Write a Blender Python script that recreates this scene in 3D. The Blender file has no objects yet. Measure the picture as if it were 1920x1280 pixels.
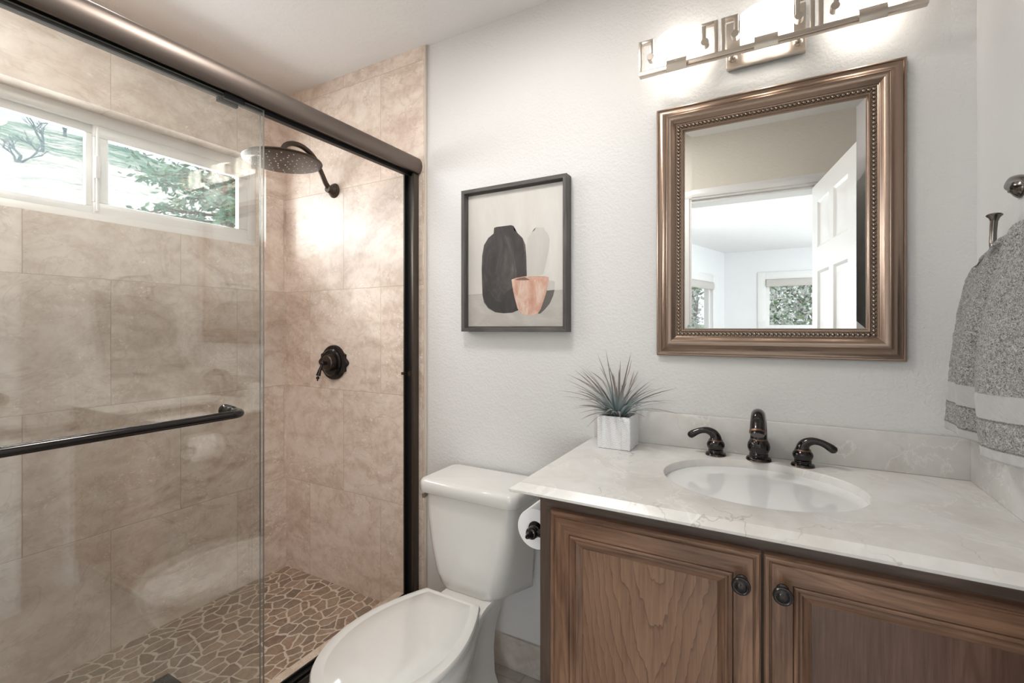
import bpy, bmesh, math, random
from mathutils import Vector, Matrix, noise as mnoise
R = math.radians
PI = math.pi
SC = bpy.context.scene
COL = SC.collection

# ------------------------------------------------------------------ camera
cam_d = bpy.data.cameras.new('camera')
cam = bpy.data.objects.new('camera', cam_d)
COL.objects.link(cam)
cam.location = (0.0, -1.5348, 1.27)
cam.rotation_euler = (R(90), 0, R(29.048))
cam_d.sensor_width = 36.0
cam_d.lens = 16.4746
cam_d.shift_y = -25.5 / 1920
cam_d.clip_start = 0.02
cam_d.clip_end = 300
SC.camera = cam

# ------------------------------------------------------------------ view, world, daylight
SC.view_settings.view_transform = 'Standard'
SC.view_settings.look = 'None'
SC.view_settings.gamma = 1.0
SC.view_settings.use_curve_mapping = False
SC.view_settings.exposure = 0.0
SC.cycles.diffuse_bounces = 6
SC.cycles.glossy_bounces = 8
SC.cycles.max_bounces = 16
SC.cycles.transparent_max_bounces = 32
SC.cycles.sample_clamp_indirect = 6.0
SC.cycles.caustics_reflective = False
SC.cycles.caustics_refractive = False
SC.cycles.use_denoising = True

WORLD_STRENGTH = 1.4
SUN_STRENGTH = 1.7
BEDROOM_CEILING_FILL_W = 10.0
BEDROOM_SIDE_FILL_W = 65.0
CEILING_FILL_W = 11.0
FAR_FILL_W = 98.0
LEFT_FILL_W = 56.0
WINDOW_DAY_W = 22.0
SHOWER_FILL_W = 5.0
SECOND_SUN = 1.5
BULB_STRENGTH = 30.0

world = bpy.data.worlds.new('sky')
SC.world = world
world.use_nodes = True
bg = world.node_tree.nodes['Background']
bg.inputs[0].default_value = (0.90, 0.95, 1.0, 1)
bg.inputs[1].default_value = WORLD_STRENGTH


def light(name, typ, loc, energy, color=(1, 1, 1), rot=(0, 0, 0), **kw):
    d = bpy.data.lights.new(name, typ)
    d.energy = energy
    d.color = color
    for k, v in kw.items():
        setattr(d, k, v)
    o = bpy.data.objects.new(name, d)
    o.location = loc
    o.rotation_euler = rot
    COL.objects.link(o)
    return o


light('sun', 'SUN', (5, -5, 12), SUN_STRENGTH, (1, .97, .92), (R(38), R(40), 0), angle=R(1))
# daylight coming in through the shower window and through bedroom windows added out of view
light('second_sun', 'SUN', (-8, -4, 6), SECOND_SUN, (.86, .94, 1), Vector((.7, 1.0, -.49)).to_track_quat('-Z', 'Y').to_euler(), angle=R(5))  # second sun, added to cast the bright patch on the shower tile
light('window_daylight', 'AREA', (-2.42, -0.76, 1.87), WINDOW_DAY_W, (.93, .97, 1), (0, R(-90), 0),
      shape='RECTANGLE', size=0.40, size_y=1.25)
light('bedroom_side_fill', 'AREA', (2.75, -3.6, 1.35), BEDROOM_SIDE_FILL_W, (.90, .95, 1), (0, R(90), 0),
      shape='RECTANGLE', size=1.5, size_y=2.4)  # fill added at an unseen opening, reaching the shower through the doorway
light('far_window_fill', 'AREA', (2.0, -6.72, 1.4), FAR_FILL_W, (.93, .965, 1), (R(90), 0, 0),
      shape='RECTANGLE', size=1.1, size_y=1.2)  # fill added behind an invented far window, aimed at toilet and shower
light('left_window_fill', 'AREA', (-1.69, -3.42, 1.4), LEFT_FILL_W, (.93, .965, 1), Vector((.962, .274, 0)).to_track_quat('-Z', 'Y').to_euler(),
      shape='RECTANGLE', size=1.3, size_y=1.2)  # fill added behind an invented window, aimed at vanity and right wall


# ------------------------------------------------------------------ material helper
class G:
    def __init__(s, name):
        s.m = bpy.data.materials.new(name)
        s.m.use_nodes = True
        s.t = s.m.node_tree
        s.t.nodes.clear()
        s.o = s.t.nodes.new('ShaderNodeOutputMaterial')

    def n(s, typ, ins=None, **props):
        nd = s.t.nodes.new(typ)
        for k, v in props.items():
            setattr(nd, k, v)
        for k, v in (ins or {}).items():
            s.put(nd.inputs[k], v)
        return nd

    def put(s, sock, v):
        if isinstance(v, bpy.types.NodeSocket):
            s.t.links.new(v, sock)
        elif isinstance(v, (tuple, list)):
            v = tuple(v)
            if sock.type == 'RGBA' and len(v) == 3:
                v = v + (1.0,)
            sock.default_value = v
        else:
            if sock.type == 'RGBA':
                v = (v, v, v, 1)
            elif sock.type == 'VECTOR':
                v = (v, v, v)
            sock.default_value = v

    def math(s, op, a, b=0.0, c=0.0, clamp=False):
        nd = s.t.nodes.new('ShaderNodeMath')
        nd.operation = op
        nd.use_clamp = clamp
        for i, v in enumerate((a, b, c)):
            s.put(nd.inputs[i], v)
        return nd.outputs[0]

    def vmath(s, op, a, b=(0, 0, 0)):
        nd = s.t.nodes.new('ShaderNodeVectorMath')
        nd.operation = op
        s.put(nd.inputs[0], a)
        if op == 'SCALE':
            s.put(nd.inputs['Scale'], b)
        else:
            s.put(nd.inputs[1], b)
        return nd.outputs[0]

    def mix(s, f, a, b, blend='MIX'):
        nd = s.t.nodes.new('ShaderNodeMix')
        nd.data_type = 'RGBA'
        nd.blend_type = blend
        nd.clamp_factor = True
        s.put(nd.inputs[0], f)
        s.put(nd.inputs[6], a)
        s.put(nd.inputs[7], b)
        return nd.outputs[2]

    def ramp(s, f, stops, interp='LINEAR'):
        nd = s.t.nodes.new('ShaderNodeValToRGB')
        e = nd.color_ramp.elements
        nd.color_ramp.interpolation = interp
        while len(e) < len(stops):
            e.new(0.5)
        for i, (p, c) in enumerate(stops):
            e[i].position = p
            if isinstance(c, (int, float)):
                c = (c, c, c)
            e[i].color = tuple(c) + (1.0,)
        s.put(nd.inputs[0], f)
        return nd.outputs[0]

    def step(s, v, a, b):
        nd = s.t.nodes.new('ShaderNodeMapRange')
        nd.interpolation_type = 'SMOOTHSTEP'
        s.put(nd.inputs[0], v)
        nd.inputs[1].default_value = a
        nd.inputs[2].default_value = b
        return nd.outputs[0]

    def noise(s, vec, scale, detail=4, rough=.55, dist=0.0):
        nd = s.n('ShaderNodeTexNoise', {'Vector': vec, 'Scale': scale, 'Detail': detail, 'Roughness': rough,
                                        'Distortion': dist})
        return nd.outputs[0], nd.outputs[1]

    def pos(s):
        return s.n('ShaderNodeNewGeometry').outputs['Position']

    def objc(s):
        return s.n('ShaderNodeTexCoord').outputs['Object']

    def xyz(s, v):
        nd = s.n('ShaderNodeSeparateXYZ', {0: v})
        return nd.outputs[0], nd.outputs[1], nd.outputs[2]

    def comb(s, x, y, z):
        return s.n('ShaderNodeCombineXYZ', {0: x, 1: y, 2: z}).outputs[0]

    def bump(s, h, dist, strength=1.0):
        return s.n('ShaderNodeBump', {'Height': h, 'Distance': dist, 'Strength': strength}).outputs[0]

    def bsdf(s, color, rough=.5, metallic=0.0, normal=None, **kw):
        ins = {'Base Color': color, 'Roughness': rough, 'Metallic': metallic}
        if normal is not None:
            ins['Normal'] = normal
        nd = s.n('ShaderNodeBsdfPrincipled', ins)
        for k, v in kw.items():
            s.put(nd.inputs[k], v)
        s.t.links.new(nd.outputs[0], s.o.inputs[0])
        return nd

    def surf(s, sock):
        s.t.links.new(sock, s.o.inputs[0])


def srgb(r, g, b):
    f = lambda c: (c / 255 / 12.92) if c / 255 <= .04045 else ((c / 255 + .055) / 1.055) ** 2.4
    return (f(r), f(g), f(b))


def m_paint(name, col, bs=.0011, scale=95):
    g = G(name)
    p = g.pos()
    h, _ = g.noise(p, scale, 3, .55)
    h2, _ = g.noise(p, scale * .35, 2, .5)
    hh = g.math('ADD', h, g.math('MULTIPLY', h2, .7))
    g.bsdf(col, .5, normal=g.bump(g.step(hh, .65, 1.05), bs))
    return g.m


def m_flat(name, col, rough=.5, metallic=0.0, **kw):
    g = G(name)
    h, _ = g.noise(g.objc(), 60, 3)
    g.bsdf(g.mix(g.math('MULTIPLY', h, .18), col, tuple(c * .8 for c in col)), rough, metallic, **kw)
    return g.m


def m_travertine(name, axis, u0, v0, size=.467, vsize=.467, offset=.5, tint=(1, 1, 1), grout=.0011, rough=.34, flat=False):
    g = G(name)
    p = g.pos()
    x, y, z = g.xyz(p)
    a = {'x': x, 'y': y}[axis]
    b = y if flat else z
    u = g.math('DIVIDE', g.math('SUBTRACT', a, u0), size)
    v = g.math('DIVIDE', g.math('SUBTRACT', b, v0), vsize)
    row = g.math('FLOOR', v)
    odd = g.math('MODULO', g.math('ADD', row, 20.0), 2.0)
    uu = g.math('ADD', u, g.math('MULTIPLY', odd, offset))
    col = g.math('FLOOR', uu)
    fu = g.math('FRACT', uu)
    fv = g.math('FRACT', v)
    eu = g.math('MULTIPLY', g.math('MINIMUM', fu, g.math('SUBTRACT', 1.0, fu)), size)
    ev = g.math('MULTIPLY', g.math('MINIMUM', fv, g.math('SUBTRACT', 1.0, fv)), vsize)
    edge = g.math('MINIMUM', eu, ev)
    tile = g.step(edge, grout * .5, grout * 1.6)
    wn = g.n('ShaderNodeTexWhiteNoise', {'Vector': g.comb(col, row, 3.0)}, noise_dimensions='3D')
    rnd, rcol = wn.outputs[0], wn.outputs[1]
    q = g.vmath('ADD', p, g.vmath('SCALE', rcol, 9.0))
    q1 = g.vmath('MULTIPLY', q, (1.0, 1.0, 1.5))
    n1, _ = g.noise(q1, 4.2, 10, .68, 1.3)
    n2, _ = g.noise(q, 34, 8, .75, .6)
    w = g.n('ShaderNodeTexWave', {'Vector': q, 'Scale': 3.4, 'Distortion': 16.0, 'Detail': 5.0, 'Detail Scale': 1.1,
                                  'Detail Roughness': .62}, bands_direction='Z').outputs[1]
    f = g.math('ADD', g.math('MULTIPLY', n1, .60), g.math('ADD', g.math('MULTIPLY', n2, .36), g.math('MULTIPLY', w, .07)))
    T = lambda c: tuple(c[i] * tint[i] for i in range(3))
    base = g.ramp(f, [(.30, T((.36, .265, .20))), (.44, T((.52, .42, .345))), (.56, T((.64, .555, .48))),
                      (.72, T((.73, .665, .60)))])
    base = g.mix(g.math('MULTIPLY', rnd, .30), base, T((.72, .655, .59)))
    pit, _ = g.noise(g.vmath('MULTIPLY', q, (1.0, 1.0, 1.35)), 62, 2, .5, 1.2)
    pm, _ = g.noise(q, 5.0, 2, .5)
    pits = g.math('MULTIPLY', g.step(pit, .62, .67), g.step(pm, .48, .60))
    base = g.mix(g.math('MULTIPLY', pits, .7), base, T((.80, .745, .68)))
    vein, _ = g.noise(q1, 2.1, 5, .6, 2.5)
    vm = g.math('SUBTRACT', 1.0, g.step(g.math('ABSOLUTE', g.math('SUBTRACT', vein, .5)), 0.0, .018))
    base = g.mix(g.math('MULTIPLY', vm, .28), base, T((.36, .255, .18)))
    colr = g.mix(tile, T((.47, .385, .30)), base)
    h = g.math('SUBTRACT', tile, g.math('MULTIPLY', pits, .3))
    g.bsdf(colr, rough, normal=g.bump(h, .0007))
    return g.m


def m_pebbles(name):
    g = G(name)
    p = g.pos()
    x, y, z = g.xyz(p)
    _, nc = g.noise(g.comb(x, y, 0.0), 9, 2, .5)
    q = g.vmath('ADD', g.comb(g.math('MULTIPLY', x, 22.0), g.math('MULTIPLY', y, 16.5), 0.0),
                g.vmath('SCALE', g.vmath('SUBTRACT', nc, (.5, .5, .5)), 1.1))
    _, nf = g.noise(g.comb(x, y, 0.0), 60, 2, .5)
    q = g.vmath('ADD', q, g.vmath('SCALE', g.vmath('SUBTRACT', nf, (.5, .5, .5)), .16))
    vd = g.n('ShaderNodeTexVoronoi', {'Vector': q, 'Scale': 1.0, 'Randomness': .92}, voronoi_dimensions='2D',
             feature='DISTANCE_TO_EDGE').outputs[0]
    vc = g.n('ShaderNodeTexVoronoi', {'Vector': q, 'Scale': 1.0, 'Randomness': .92}, voronoi_dimensions='2D',
             feature='F1').outputs['Color']
    r, gr, b = g.xyz(vc)
    stone = g.ramp(r, [(0, (.21, .150, .110)), (.25, (.31, .220, .158)), (.5, (.42, .300, .215)), (.75, (.25, .195, .152)),
                       (1, (.44, .325, .235))])
    n1, _ = g.noise(g.vmath('ADD', p, g.vmath('SCALE', vc, 3.0)), 38, 6, .65, 1.0)
    stone = g.mix(g.step(n1, .38, .72), g.mix(.35, stone, (.15, .10, .07)), g.mix(.25, stone, (.55, .44, .34)))
    m = g.step(vd, .05, .085)
    col = g.mix(m, (.62, .53, .45), stone)
    g.bsdf(col, .42, normal=g.bump(g.step(vd, .03, .16), .002, .7))
    return g.m


def m_marble(name, tint=1.0):
    g = G(name)
    p = g.pos()
    n0, _ = g.noise(p, 3.5, 6, .6, .8)
    n1, _ = g.noise(p, 14, 6, .62, .6)
    base = g.ramp(g.math('ADD', g.math('MULTIPLY', n0, .6), g.math('MULTIPLY', n1, .4)),
                  [(.36, (.60 * tint, .57 * tint, .54 * tint)), (.5, (.67 * tint, .65 * tint, .625 * tint)),
                   (.66, (.74 * tint, .73 * tint, .715 * tint))])
    _, wc = g.noise(p, 5.0, 5, .6)
    q = g.vmath('ADD', p, g.vmath('SCALE', g.vmath('SUBTRACT', wc, (.5, .5, .5)), .22))
    vd = g.n('ShaderNodeTexVoronoi', {'Vector': q, 'Scale': 4.5, 'Randomness': 1.0}, feature='DISTANCE_TO_EDGE').outputs[0]
    k, _ = g.noise(p, 4.5, 3, .5)
    vm = g.math('MULTIPLY', g.math('SUBTRACT', 1.0, g.step(vd, .0, .011)), g.step(k, .53, .66))
    col = g.mix(g.math('MULTIPLY', vm, .6), base, (.36, .32, .28))
    wv = g.math('SUBTRACT', 1.0, g.step(g.math('ABSOLUTE', g.math('SUBTRACT', n0, .47)), 0.0, .012))
    col = g.mix(g.math('MULTIPLY', wv, .35), col, (.85, .83, .80))
    g.bsdf(col, .26, **{'Specular IOR Level': .4})
    return g.m


def m_wood(name, d, l, axis='z', cath=10.0, rough=.33):
    g = G(name)
    p = g.objc()
    if axis == 'z':
        s1, s2 = (1.0, 1.0, .11), (1.0, 1.0, .05)
    else:
        s1, s2 = (.11, 1.0, 1.0), (.05, 1.0, 1.0)
    q = g.vmath('MULTIPLY', p, s1)
    n0, _ = g.noise(q, 7.0, 3, .5, .25)
    bands = g.math('SINE', g.math('MULTIPLY', n0, cath * 6.283))
    n1, _ = g.noise(g.vmath('MULTIPLY', p, s2), 160, 4, .65)
    n2, _ = g.noise(p, 7, 3, .5)
    f = g.math('ADD', g.math('ADD', g.math('MULTIPLY', bands, .12), g.math('MULTIPLY', n1, .75)), g.math('MULTIPLY', n2, .25))
    col = g.ramp(f, [(.26, d), (.50, tuple((a + b) / 2 for a, b in zip(d, l))), (.72, l)])
    line = g.math('SUBTRACT', 1.0, g.step(g.math('ABSOLUTE', g.math('SUBTRACT', bands, .75)), 0, .22))
    col = g.mix(g.math('MULTIPLY', line, .35), col, tuple(c * .55 for c in d))
    g.bsdf(col, rough, normal=g.bump(n1, .0003, .5))
    return g.m


def m_cathedral(name, d, l):
    g = G(name)
    p = g.objc()
    x, y, z = g.xyz(p)
    xc = g.math('SUBTRACT', x, g.math('SUBTRACT', g.math('MULTIPLY', g.math('SIGN', x), .205), .012))
    n0, _ = g.noise(g.vmath('MULTIPLY', p, (1, 1, .35)), 9, 4, .6, .4)
    n3, _ = g.noise(g.vmath('MULTIPLY', p, (1, 1, .5)), 45, 3, .6, .3)
    h = g.math('MULTIPLY', g.math('POWER', g.math('ABSOLUTE', xc), 1.6), 13.0)
    h = g.math('SUBTRACT', h, g.math('MULTIPLY', z, .8))
    h = g.math('ADD', h, g.math('ADD', g.math('MULTIPLY', n0, .34), g.math('MULTIPLY', n3, .030)))
    fr = g.math('FRACT', g.math('MULTIPLY', h, 11.0))
    ln = g.math('SUBTRACT', 1.0, g.step(fr, .0, .14))
    gr, _ = g.noise(g.vmath('MULTIPLY', p, (1, 1, .035)), 260, 3, .65)
    br, _ = g.noise(g.vmath('MULTIPLY', p, (1, 1, .4)), 6, 4, .6)
    f = g.math('ADD', g.math('MULTIPLY', gr, .55), g.math('ADD', g.math('MULTIPLY', br, .40), g.math('MULTIPLY', fr, .12)))
    col = g.ramp(f, [(.34, d), (.52, tuple((a + b) / 2 for a, b in zip(d, l))), (.74, l)])
    col = g.mix(g.math('MULTIPLY', ln, .55), col, tuple(c * .6 for c in d))
    g.bsdf(col, .33, normal=g.bump(gr, .0003, .5))
    return g.m


def m_metal(name, col, rough=.3, metallic=1.0, var=.25, **kw):
    g = G(name)
    h, _ = g.noise(g.objc(), 45, 4, .6)
    g.bsdf(g.mix(g.math('MULTIPLY', h, var), col, tuple(c * .45 for c in col)), rough, metallic, **kw)
    return g.m


def m_brushed(name, col, rough, axis):
    g = G(name)
    s = {'x': (1, 40, 40), 'y': (40, 1, 40), 'z': (40, 40, 1)}[axis]
    h, _ = g.noise(g.vmath('MULTIPLY', g.objc(), s), 9, 3, .6)
    g.bsdf(g.mix(g.math('MULTIPLY', h, .3), col, tuple(c * .55 for c in col)), rough, 1.0)
    return g.m


def m_glass(name, ior=1.5, tint=(.975, .985, .98)):
    g = G(name)
    back = g.n('ShaderNodeNewGeometry').outputs['Backfacing']
    i = g.math('ADD', g.math('MULTIPLY', back, 1.0 / ior), g.math('MULTIPLY', g.math('SUBTRACT', 1.0, back), ior))
    fr = g.n('ShaderNodeFresnel', {'IOR': i}).outputs[0]
    tr = g.n('ShaderNodeBsdfTransparent', {0: tint}).outputs[0]
    gl = g.n('ShaderNodeBsdfGlossy', {'Color': (1, 1, 1), 'Roughness': 0.0}).outputs[0]
    g.surf(g.n('ShaderNodeMixShader', {0: fr, 1: tr, 2: gl}).outputs[0])
    return g.m


def m_emit(name, col, s):
    g = G(name)
    g.surf(g.n('ShaderNodeEmission', {0: col, 1: s}).outputs[0])
    return g.m


def m_shade(name):
    g = G(name)
    h, _ = g.noise(g.objc(), 30, 3, .5)
    tr = g.n('ShaderNodeBsdfTransparent', {0: (1, 1, 1)}).outputs[0]
    tl = g.n('ShaderNodeBsdfTranslucent', {0: (.95, .92, .86)}).outputs[0]
    df = g.n('ShaderNodeBsdfDiffuse', {0: (.9, .88, .84)}).outputs[0]
    em = g.n('ShaderNodeEmission', {0: (1.0, .96, .90), 1: g.math('ADD', 1.6, g.math('MULTIPLY', h, .6))}).outputs[0]
    a = g.n('ShaderNodeMixShader', {0: .35, 1: tl, 2: df}).outputs[0]
    b = g.n('ShaderNodeMixShader', {0: .14, 1: a, 2: tr}).outputs[0]
    g.surf(g.n('ShaderNodeAddShader', {0: b, 1: em}).outputs[0])
    return g.m


M = {}
M['wall'] = m_paint('white_wall_paint', (.66, .652, .648), .0006, 110)
M['wall_side'] = m_paint('side_wall_paint', (.66, .652, .648), .0004)
M['ceiling'] = m_paint('ceiling_paint', (.74, .725, .71), .0004, 60)
M['cream'] = m_paint('cream_wall_paint', (.69, .655, .58), .0005)
M['bedroom'] = m_paint('bedroom_wall_paint', (.76, .77, .78), .0004)
M['white'] = m_flat('white_gloss_paint', (.78, .78, .77), .3)
M['vinyl'] = m_flat('white_vinyl', (.80, .79, .78), .28)
TT = (1.15, 1.125, 1.13)
M['tile_back'] = m_travertine('travertine_tile_back', 'x', -1.506, .048, tint=TT)
M['tile_left'] = m_travertine('travertine_tile_side', 'y', -.734, .048, .472, tint=TT)
M['tile_front'] = m_travertine('travertine_tile_end', 'x', -1.506, .048, tint=TT)
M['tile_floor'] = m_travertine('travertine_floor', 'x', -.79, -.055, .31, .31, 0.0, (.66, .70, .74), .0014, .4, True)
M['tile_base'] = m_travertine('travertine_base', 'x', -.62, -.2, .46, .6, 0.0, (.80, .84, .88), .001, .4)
M['curb'] = m_travertine('travertine_curb', 'y', -.75, -1.0, .75, 3.0, 0.0, (1.02, 1.0, .95), .001, .3)
M['pebbles'] = m_pebbles('pebble_mosaic')
M['marble'] = m_marble('cream_marble')
M['marble2'] = m_marble('cream_marble_splash', .93)
WD, WL = (.080, .037, .022), (.285, .160, .098)
M['wood_v'] = m_wood('stained_wood_upright', WD, WL, 'z', 5)
M['wood_h'] = m_wood('stained_wood_rail', WD, WL, 'x', 5)
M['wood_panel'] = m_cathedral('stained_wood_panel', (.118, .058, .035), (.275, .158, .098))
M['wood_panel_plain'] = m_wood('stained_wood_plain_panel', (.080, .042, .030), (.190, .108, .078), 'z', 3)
M['wood_frame'] = m_wood('dark_wood_frame', (.060, .039, .031), (.150, .104, .082), 'x', 3, .4)
M['frame_wood'] = m_wood('charcoal_wood', (.030, .026, .025), (.115, .105, .10), 'z', 3, .5)
M['frame_wood_h'] = m_wood('charcoal_wood_rail', (.030, .026, .025), (.115, .105, .10), 'x', 3, .5)
M['orb'] = m_metal('oil_rubbed_bronze', (.050, .045, .044), .14, .85)
M['orb_matte'] = m_metal('dark_bronze', (.085, .066, .054), .36, .8)
M['copper'] = m_metal('worn_copper_edge', (.20, .12, .085), .3, 1.0)
M['header'] = m_brushed('brushed_bronze_rail', (.20, .165, .145), .46, 'y')
M['black'] = m_flat('black_channel', (.006, .0055, .005), .5)
M['jamb'] = m_metal('bronze_jamb', (.10, .082, .07), .4, .8)
M['pewter'] = m_metal('antique_bronze_frame', (.32, .235, .185), .29, 1.0, .06)
M['bead'] = m_metal('antique_bead', (.30, .25, .21), .25, 1.0, .35)
M['nickel'] = m_brushed('brushed_nickel', (.62, .55, .485), .30, 'x')
M['dknickel'] = m_metal('dark_nickel', (.20, .18, .165), .22, 1.0)
M['glass'] = m_glass('shower_glass', 1.72)
M['pane'] = m_glass('window_glass', 1.45, (.99, 1, .995))
M['edge_glass'] = m_flat('glass_edge', (.26, .265, .255), .15)
M['mirror'] = m_flat('mirror_silver', (.93, .935, .93), .0, 1.0)
M['toilet'] = m_flat('biscuit_porcelain', (.73, .715, .69), .10, **{'Coat Weight': .4, 'Coat Roughness': .03})
M['sink'] = m_flat('white_porcelain', (.80, .80, .805), .08, **{'Coat Weight': .4, 'Coat Roughness': .03})
M['paper'] = m_flat('tissue_paper', (.86, .86, .87), .9)
M['card'] = m_flat('cardboard_core', (.45, .36, .27), .9)
M['shade'] = m_shade('frosted_lamp_glass')
M['bulb'] = m_emit('bulb_glow', (1.0, .92, .80), BULB_STRENGTH)
M['filldisc'] = m_emit('fill_lamp_glow', (1, .95, .88), 3.0)
M['carpet'] = m_flat('beige_carpet', (.55, .51, .45), .95)
M['soil'] = m_flat('dark_soil', (.03, .028, .025), .9)
M['nozzle'] = m_flat('grey_rubber_nozzle', (.62, .60, .57), .5)
M['roller'] = m_flat('grey_shade_fabric', (.52, .50, .47), .8)
M['bark'] = m_flat('grey_bark', (.16, .24, .28), .9)
M['brown_bark'] = m_flat('brown_bark', (.16, .12, .09), .9)
M['drain'] = m_metal('black_drain', (.045, .04, .038), .4, .7)


# ------------------------------------------------------------------ mesh helper
class MB:
    def __init__(s):
        s.bm = bmesh.new()

    def face(s, vs, mi=0):
        try:
            f = s.bm.faces.new(vs)
            f.material_index = mi
            return f
        except ValueError:
            return None

    def v(s, p):
        return s.bm.verts.new(p)

    def box(s, x0, x1, y0, y1, z0, z1, mi=0, bev=0.0, seg=2):
        bm = s.bm
        vs = [bm.verts.new((x, y, z)) for z in (z0, z1) for y in (y0, y1) for x in (x0, x1)]
        fs = [(0, 2, 3, 1), (4, 5, 7, 6), (0, 1, 5, 4), (2, 6, 7, 3), (0, 4, 6, 2), (1, 3, 7, 5)]
        faces = [s.face([vs[i] for i in f], mi) for f in fs]
        if bev > 0:
            es = list({e for f in faces for e in f.edges})
            bmesh.ops.bevel(bm, geom=es, offset=bev, segments=seg, affect='EDGES', profile=.5, clamp_overlap=True)
        return s

    def loft(s, rings, mi=0, close=True, cap0=True, cap1=True):
        vr = [[s.bm.verts.new(p) for p in r] for r in rings]
        n = len(vr[0])
        for a, b in zip(vr[:-1], vr[1:]):
            for i in range(n if close else n - 1):
                j = (i + 1) % n
                s.face([a[i], a[j], b[j], b[i]], mi)
        if cap0 and close:
            s.face(list(reversed(vr[0])), mi)
        if cap1 and close:
            s.face(vr[-1], mi)
        return s

    def lathe(s, prof, c=(0, 0, 0), axis='z', seg=32, mi=0, cap=True, sx=1.0):
        rings = []
        for r, h in prof:
            ring = []
            for i in range(seg):
                a = 2 * PI * i / seg
                u, w = r * math.cos(a) * sx, r * math.sin(a)
                if axis == 'z':
                    p = (c[0] + u, c[1] + w, c[2] + h)
                elif axis == 'y':
                    p = (c[0] + u, c[1] + h, c[2] + w)
                else:
                    p = (c[0] + h, c[1] + u, c[2] + w)
                ring.append(p)
            rings.append(ring)
        return s.loft(rings, mi, True, cap, cap)

    def tube(s, pts, rad, seg=14, mi=0, cap=True, flat=1.0):
        pts = [Vector(p) for p in pts]
        if not isinstance(rad, (list, tuple)):
            rad = [rad] * len(pts)
        t0 = (pts[1] - pts[0]).normalized()
        up = Vector((0, 0, 1)) if abs(t0.z) < .9 else Vector((1, 0, 0))
        nrm = (up - t0 * up.dot(t0)).normalized()
        rings = []
        for i, p in enumerate(pts):
            if i == 0:
                t = pts[1] - pts[0]
            elif i == len(pts) - 1:
                t = pts[-1] - pts[-2]
            else:
                t = (pts[i + 1] - pts[i]).normalized() + (pts[i] - pts[i - 1]).normalized()
            t.normalize()
            nrm = (nrm - t * nrm.dot(t)).normalized()
            bn = t.cross(nrm)
            rings.append([p + (nrm * math.cos(2 * PI * k / seg) + bn * math.sin(2 * PI * k / seg) * flat) * rad[i]
                          for k in range(seg)])
        return s.loft(rings, mi, True, cap, cap)

    def ball(s, c, r, mi=0, seg=14, rings=8, sc=(1, 1, 1)):
        rr = []
        for j in range(1, rings):
            t = PI * j / rings
            rr.append([(c[0] + sc[0] * r * math.sin(t) * math.cos(2 * PI * k / seg),
                        c[1] + sc[1] * r * math.sin(t) * math.sin(2 * PI * k / seg),
                        c[2] - sc[2] * r * math.cos(t)) for k in range(seg)])
        vr = [[s.bm.verts.new(p) for p in r_] for r_ in rr]
        for a, b in zip(vr[:-1], vr[1:]):
            for i in range(seg):
                j = (i + 1) % seg
                s.face([a[i], a[j], b[j], b[i]], mi)
        lo = s.bm.verts.new((c[0], c[1], c[2] - sc[2] * r))
        hi = s.bm.verts.new((c[0], c[1], c[2] + sc[2] * r))
        for i in range(seg):
            j = (i + 1) % seg
            s.face([lo, vr[0][j], vr[0][i]], mi)
            s.face([hi, vr[-1][i], vr[-1][j]], mi)
        return s

    def prism(s, outline, fn, a, b, mi=0):
        """outline: 2-D points; fn(u, v, w) -> 3-D; extruded from w=a to w=b"""
        return s.loft([[fn(u, v, a) for u, v in outline], [fn(u, v, b) for u, v in outline]], mi)

    def rectframe(s, x0, x1, z0, z1, prof, mi_v=0, mi_h=0, fill=None):
        """mitred frame in the xz plane; prof: (inset, y)"""
        loops = []
        for d, y in prof:
            loops.append([s.bm.verts.new(p) for p in ((x0 + d, y, z0 + d), (x1 - d, y, z0 + d), (x1 - d, y, z1 - d),
                                                      (x0 + d, y, z1 - d))])
        for a, b in zip(loops[:-1], loops[1:]):
            for i in range(4):
                j = (i + 1) % 4
                s.face([a[i], a[j], b[j], b[i]], mi_h if i in (0, 2) else mi_v)
        if fill is not None:
            s.face(loops[-1], fill)
        return s


def smooth_path(pts, sub=6):
    P = [Vector(p) for p in pts]
    out = []
    for i in range(len(P) - 1):
        p0 = P[max(i - 1, 0)]
        p1, p2 = P[i], P[i + 1]
        p3 = P[min(i + 2, len(P) - 1)]
        for k in range(sub):
            t = k / sub
            out.append(.5 * ((2 * p1) + (p2 - p0) * t + (2 * p0 - 5 * p1 + 4 * p2 - p3) * t * t +
                             (-p0 + 3 * p1 - 3 * p2 + p3) * t ** 3))
    out.append(P[-1])
    return out


def lerp_list(vals, n):
    out = []
    for i in range(n):
        t = i / (n - 1) * (len(vals) - 1)
        k = min(int(t), len(vals) - 2)
        out.append(vals[k] + (vals[k + 1] - vals[k]) * (t - k))
    return out


def wpos(o):
    p = Vector((0, 0, 0))
    while o:
        p += o.location
        o = o.parent
    return p


def obj(name, mb, mats, parent=None, base=None, angle=35, recalc=True):
    """link the collected geometry as ONE mesh object; geometry is given in world coordinates"""
    if not isinstance(mats, (list, tuple)):
        mats = [mats]
    if recalc:
        bmesh.ops.recalc_face_normals(mb.bm, faces=mb.bm.faces)
    me = bpy.data.meshes.new(name)
    mb.bm.to_mesh(me)
    mb.bm.free()
    for m in mats:
        me.materials.append(M[m] if isinstance(m, str) else m)
    for p in me.polygons:
        p.use_smooth = angle > 0
    if angle > 0:
        me.set_sharp_from_angle(angle=R(angle))
    o = bpy.data.objects.new(name, me)
    COL.objects.link(o)
    if parent is not None:
        o.parent = parent
        off = wpos(parent)
        me.transform(Matrix.Translation(-off))
    elif base is not None:
        me.transform(Matrix.Translation(-Vector(base)))
        o.location = base
    return o


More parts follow.
